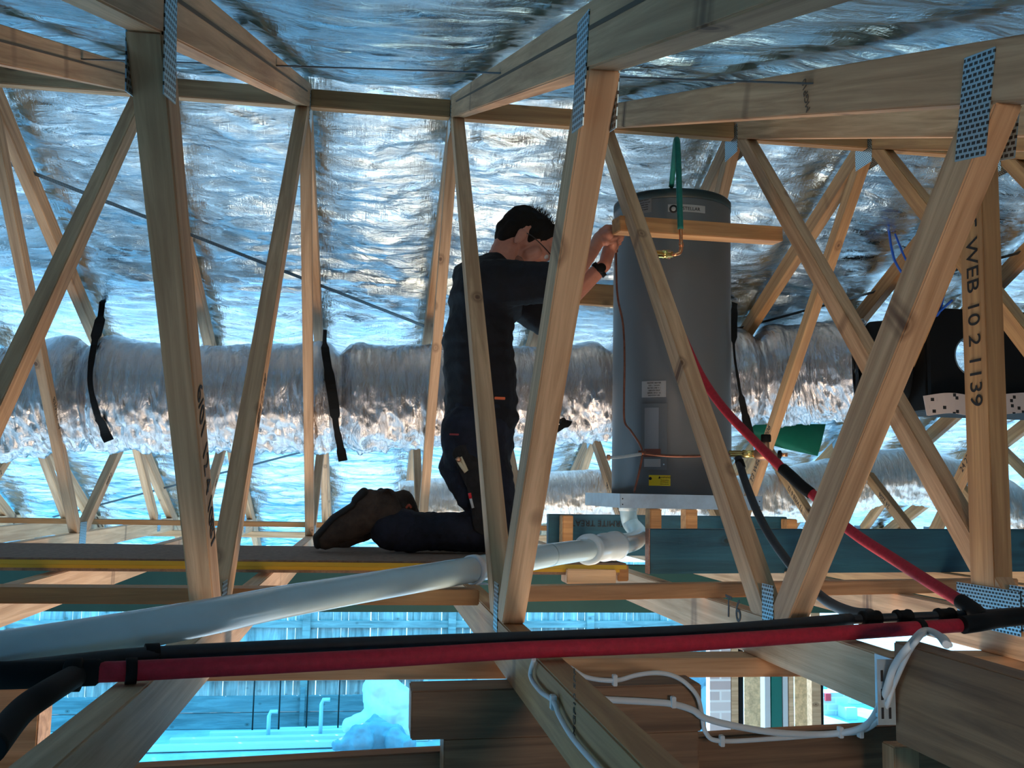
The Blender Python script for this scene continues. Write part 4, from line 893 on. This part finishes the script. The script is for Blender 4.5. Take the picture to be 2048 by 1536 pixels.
# white framed hoarding and trestle further right
hf = empty('framed_panel', S(895, 1355, 12.2), 'white framed mesh panel leaning at the fence above the dark timber stack', 'panel')
a, b = S(852, 1335, 12.2), S(938, 1362, 12.2)
boxat('sheet', a.x, b.x, 12.2, 12.23, b.z-.5, a.z+.2, plain('hazy_sheet', (.6, .7, .74), .4), hf)
for z_ in (a.z+.02, b.z-.0): boxat('frame_bar', a.x-.03, b.x+.03, 12.15, 12.195, z_-.02, z_+.02, WHITE, hf)
for x_ in (a.x, b.x): boxat('frame_bar', x_-.025, x_+.025, 12.10, 12.148, b.z-.5, a.z+.2, WHITE, hf)
o = boxat('roofing_sheet', S(955, 1350, 11.5).x, S(1010, 1350, 11.5).x, 11.5, 11.56, GROUND, S(955, 1322, 11.5).z, plain('tan_sheet', (.62, .54, .44), .6)); tag(o, 'tan ribbed sheet stood upright in the yard right of the framed panel', 'sheet')
o = empty('printed_bag', S(1255, 1335, 11.5), 'white bag with blue lettering beside the fence', 'bag'); a = S(1240, 1325, 11.5); b = S(1278, 1352, 11.5)
link('sack', cloth([((a.x+.12, 11.5, GROUND+.2), .18, ((a.x+b.x)/2, 11.5, a.z-.08), .13)], .02, .05, 6, 2), BAGM, o)
text('lettering', 'N', .16, ((a.x+b.x)/2-.02, 11.33, a.z-.10), (1, 0, .2), (0, 0, 1), BLUE, o); text('lettering', 'B', .12, ((a.x+b.x)/2+.03, 11.33, a.z-.24), (1, 0, .2), (0, 0, 1), BLUE, o)
o = link('cloth_heap', cloth([(S(1392, 1336, 11.6), .09, S(1405, 1352, 11.6), .14), (S(1378, 1352, 11.6), .07, S(1400, 1362, 11.6), .10)], .02, .1, 7, 5), TARP); tag(o, 'dark cloth heap on a low wall beyond the timber stack', 'cloth')
o = boxat('low_wall', S(1372, 1370, 11.8).x, S(1450, 1370, 11.8).x, 11.5, 11.9, GROUND, S(1380, 1362, 11.8).z, plain('pale_block', (.36, .46, .50), .8, 0, .1, 4)); tag(o, 'low pale block wall left of the brick pier', 'wall')
# the far wall of the house, seen under the roof
YW = 8.0
def wallbit(name, label, x0, x1, mat, ztop=-.15, zb=GROUND, y0=YW, th=.1, cat='timber', bev=.003):
    o = boxat(name, S(x0, 1390, y0).x, S(x1, 1390, y0).x, y0, y0+th, zb, ztop, mat, None, bev); tag(o, label, cat); return o
wallbit('brick_pier', 'pale brick pier in sunlight beyond the timber stack', 1420, 1462, BRICK, cat='pier')
wallbit('stud', 'pale wall stud standing against the brick pier', 1463, 1477, W_PINE2)
wallbit('dark_frame', 'dark upright frame strip between stud and chipboard', 1478, 1487, RUB, cat='frame')
wallbit('chipboard_panel', 'pale chipboard sheet beside the dark frame strip', 1489, 1529, OSB, y0=YW+.3, th=.02, cat='panel')
wallbit('stud', 'narrow white upright left of the green post', 1530, 1541, WHITE)
wallbit('green_post', 'dark green upright post in the far wall', 1543, 1564, plain('green_paint', (.0, .16, .13), .5), cat='post')
wallbit('stud', 'white window upright right of the green post', 1566, 1576, WHITE)
wallbit('chipboard_panel', 'pale timber panel between the white upright and the window', 1590, 1622, OSB, y0=YW+.3, th=.02, cat='panel')
wallbit('stud', 'pine stud at the left edge of the window', 1624, 1642, W_PINE2)
wallbit('stud', 'pine stud between the white upright and the panel', 1578, 1588, W_PINE2)
wn = empty('window_1', S(1700, 1400, YW), None, None); wn['kind'] = 'structure'
a, b = S(1645, 1330, YW), S(1790, 1480, YW)
gp = boxat('pane', a.x, b.x, YW+.05, YW+.056, b.z, a.z, GLASS, wn, 0)
for x_ in (a.x, b.x): boxat('window_frame', x_-.02, x_+.02, YW+.03, YW+.08, b.z, a.z, RUB, wn)
boxat('window_frame', a.x, b.x, YW+.03, YW+.08, b.z-.04, b.z, RUB, wn)
for i, (x_, y_, w_, h_, m_) in enumerate(((1686, 1404, .24, .22, BRICK), (1716, 1408, .26, .22, BRICK), (1672, 1430, .36, .30, BRICK), (1704, 1440, .16, .16, WHITE), (1662, 1372, .7, .14, BRICK))):
    p = OZ(x_, y_, GROUND); o = boxat('brick_stack', p.x-w_/2, p.x+w_/2, p.y, p.y+.25, GROUND, GROUND+h_, m_); tag(o, ('pale brick stack seen through the window, left of the tallest pair', 'pale brick stack seen through the window, right of the tallest pair', 'wide brick stack with red marker behind the window', 'small white block stack behind the window', 'long low brick stack at the top left of the window')[i], 'bricks', 'brick stacks beyond the window')
p = OZ(1655, 1430, GROUND); o = boxat('red_marker', p.x-.05, p.x+.03, p.y-.06, p.y-.01, GROUND+.20, GROUND+.30, bpy.data.materials['red_plastic']); tag(o, 'small red marker on the brick stack behind the window', 'marker')
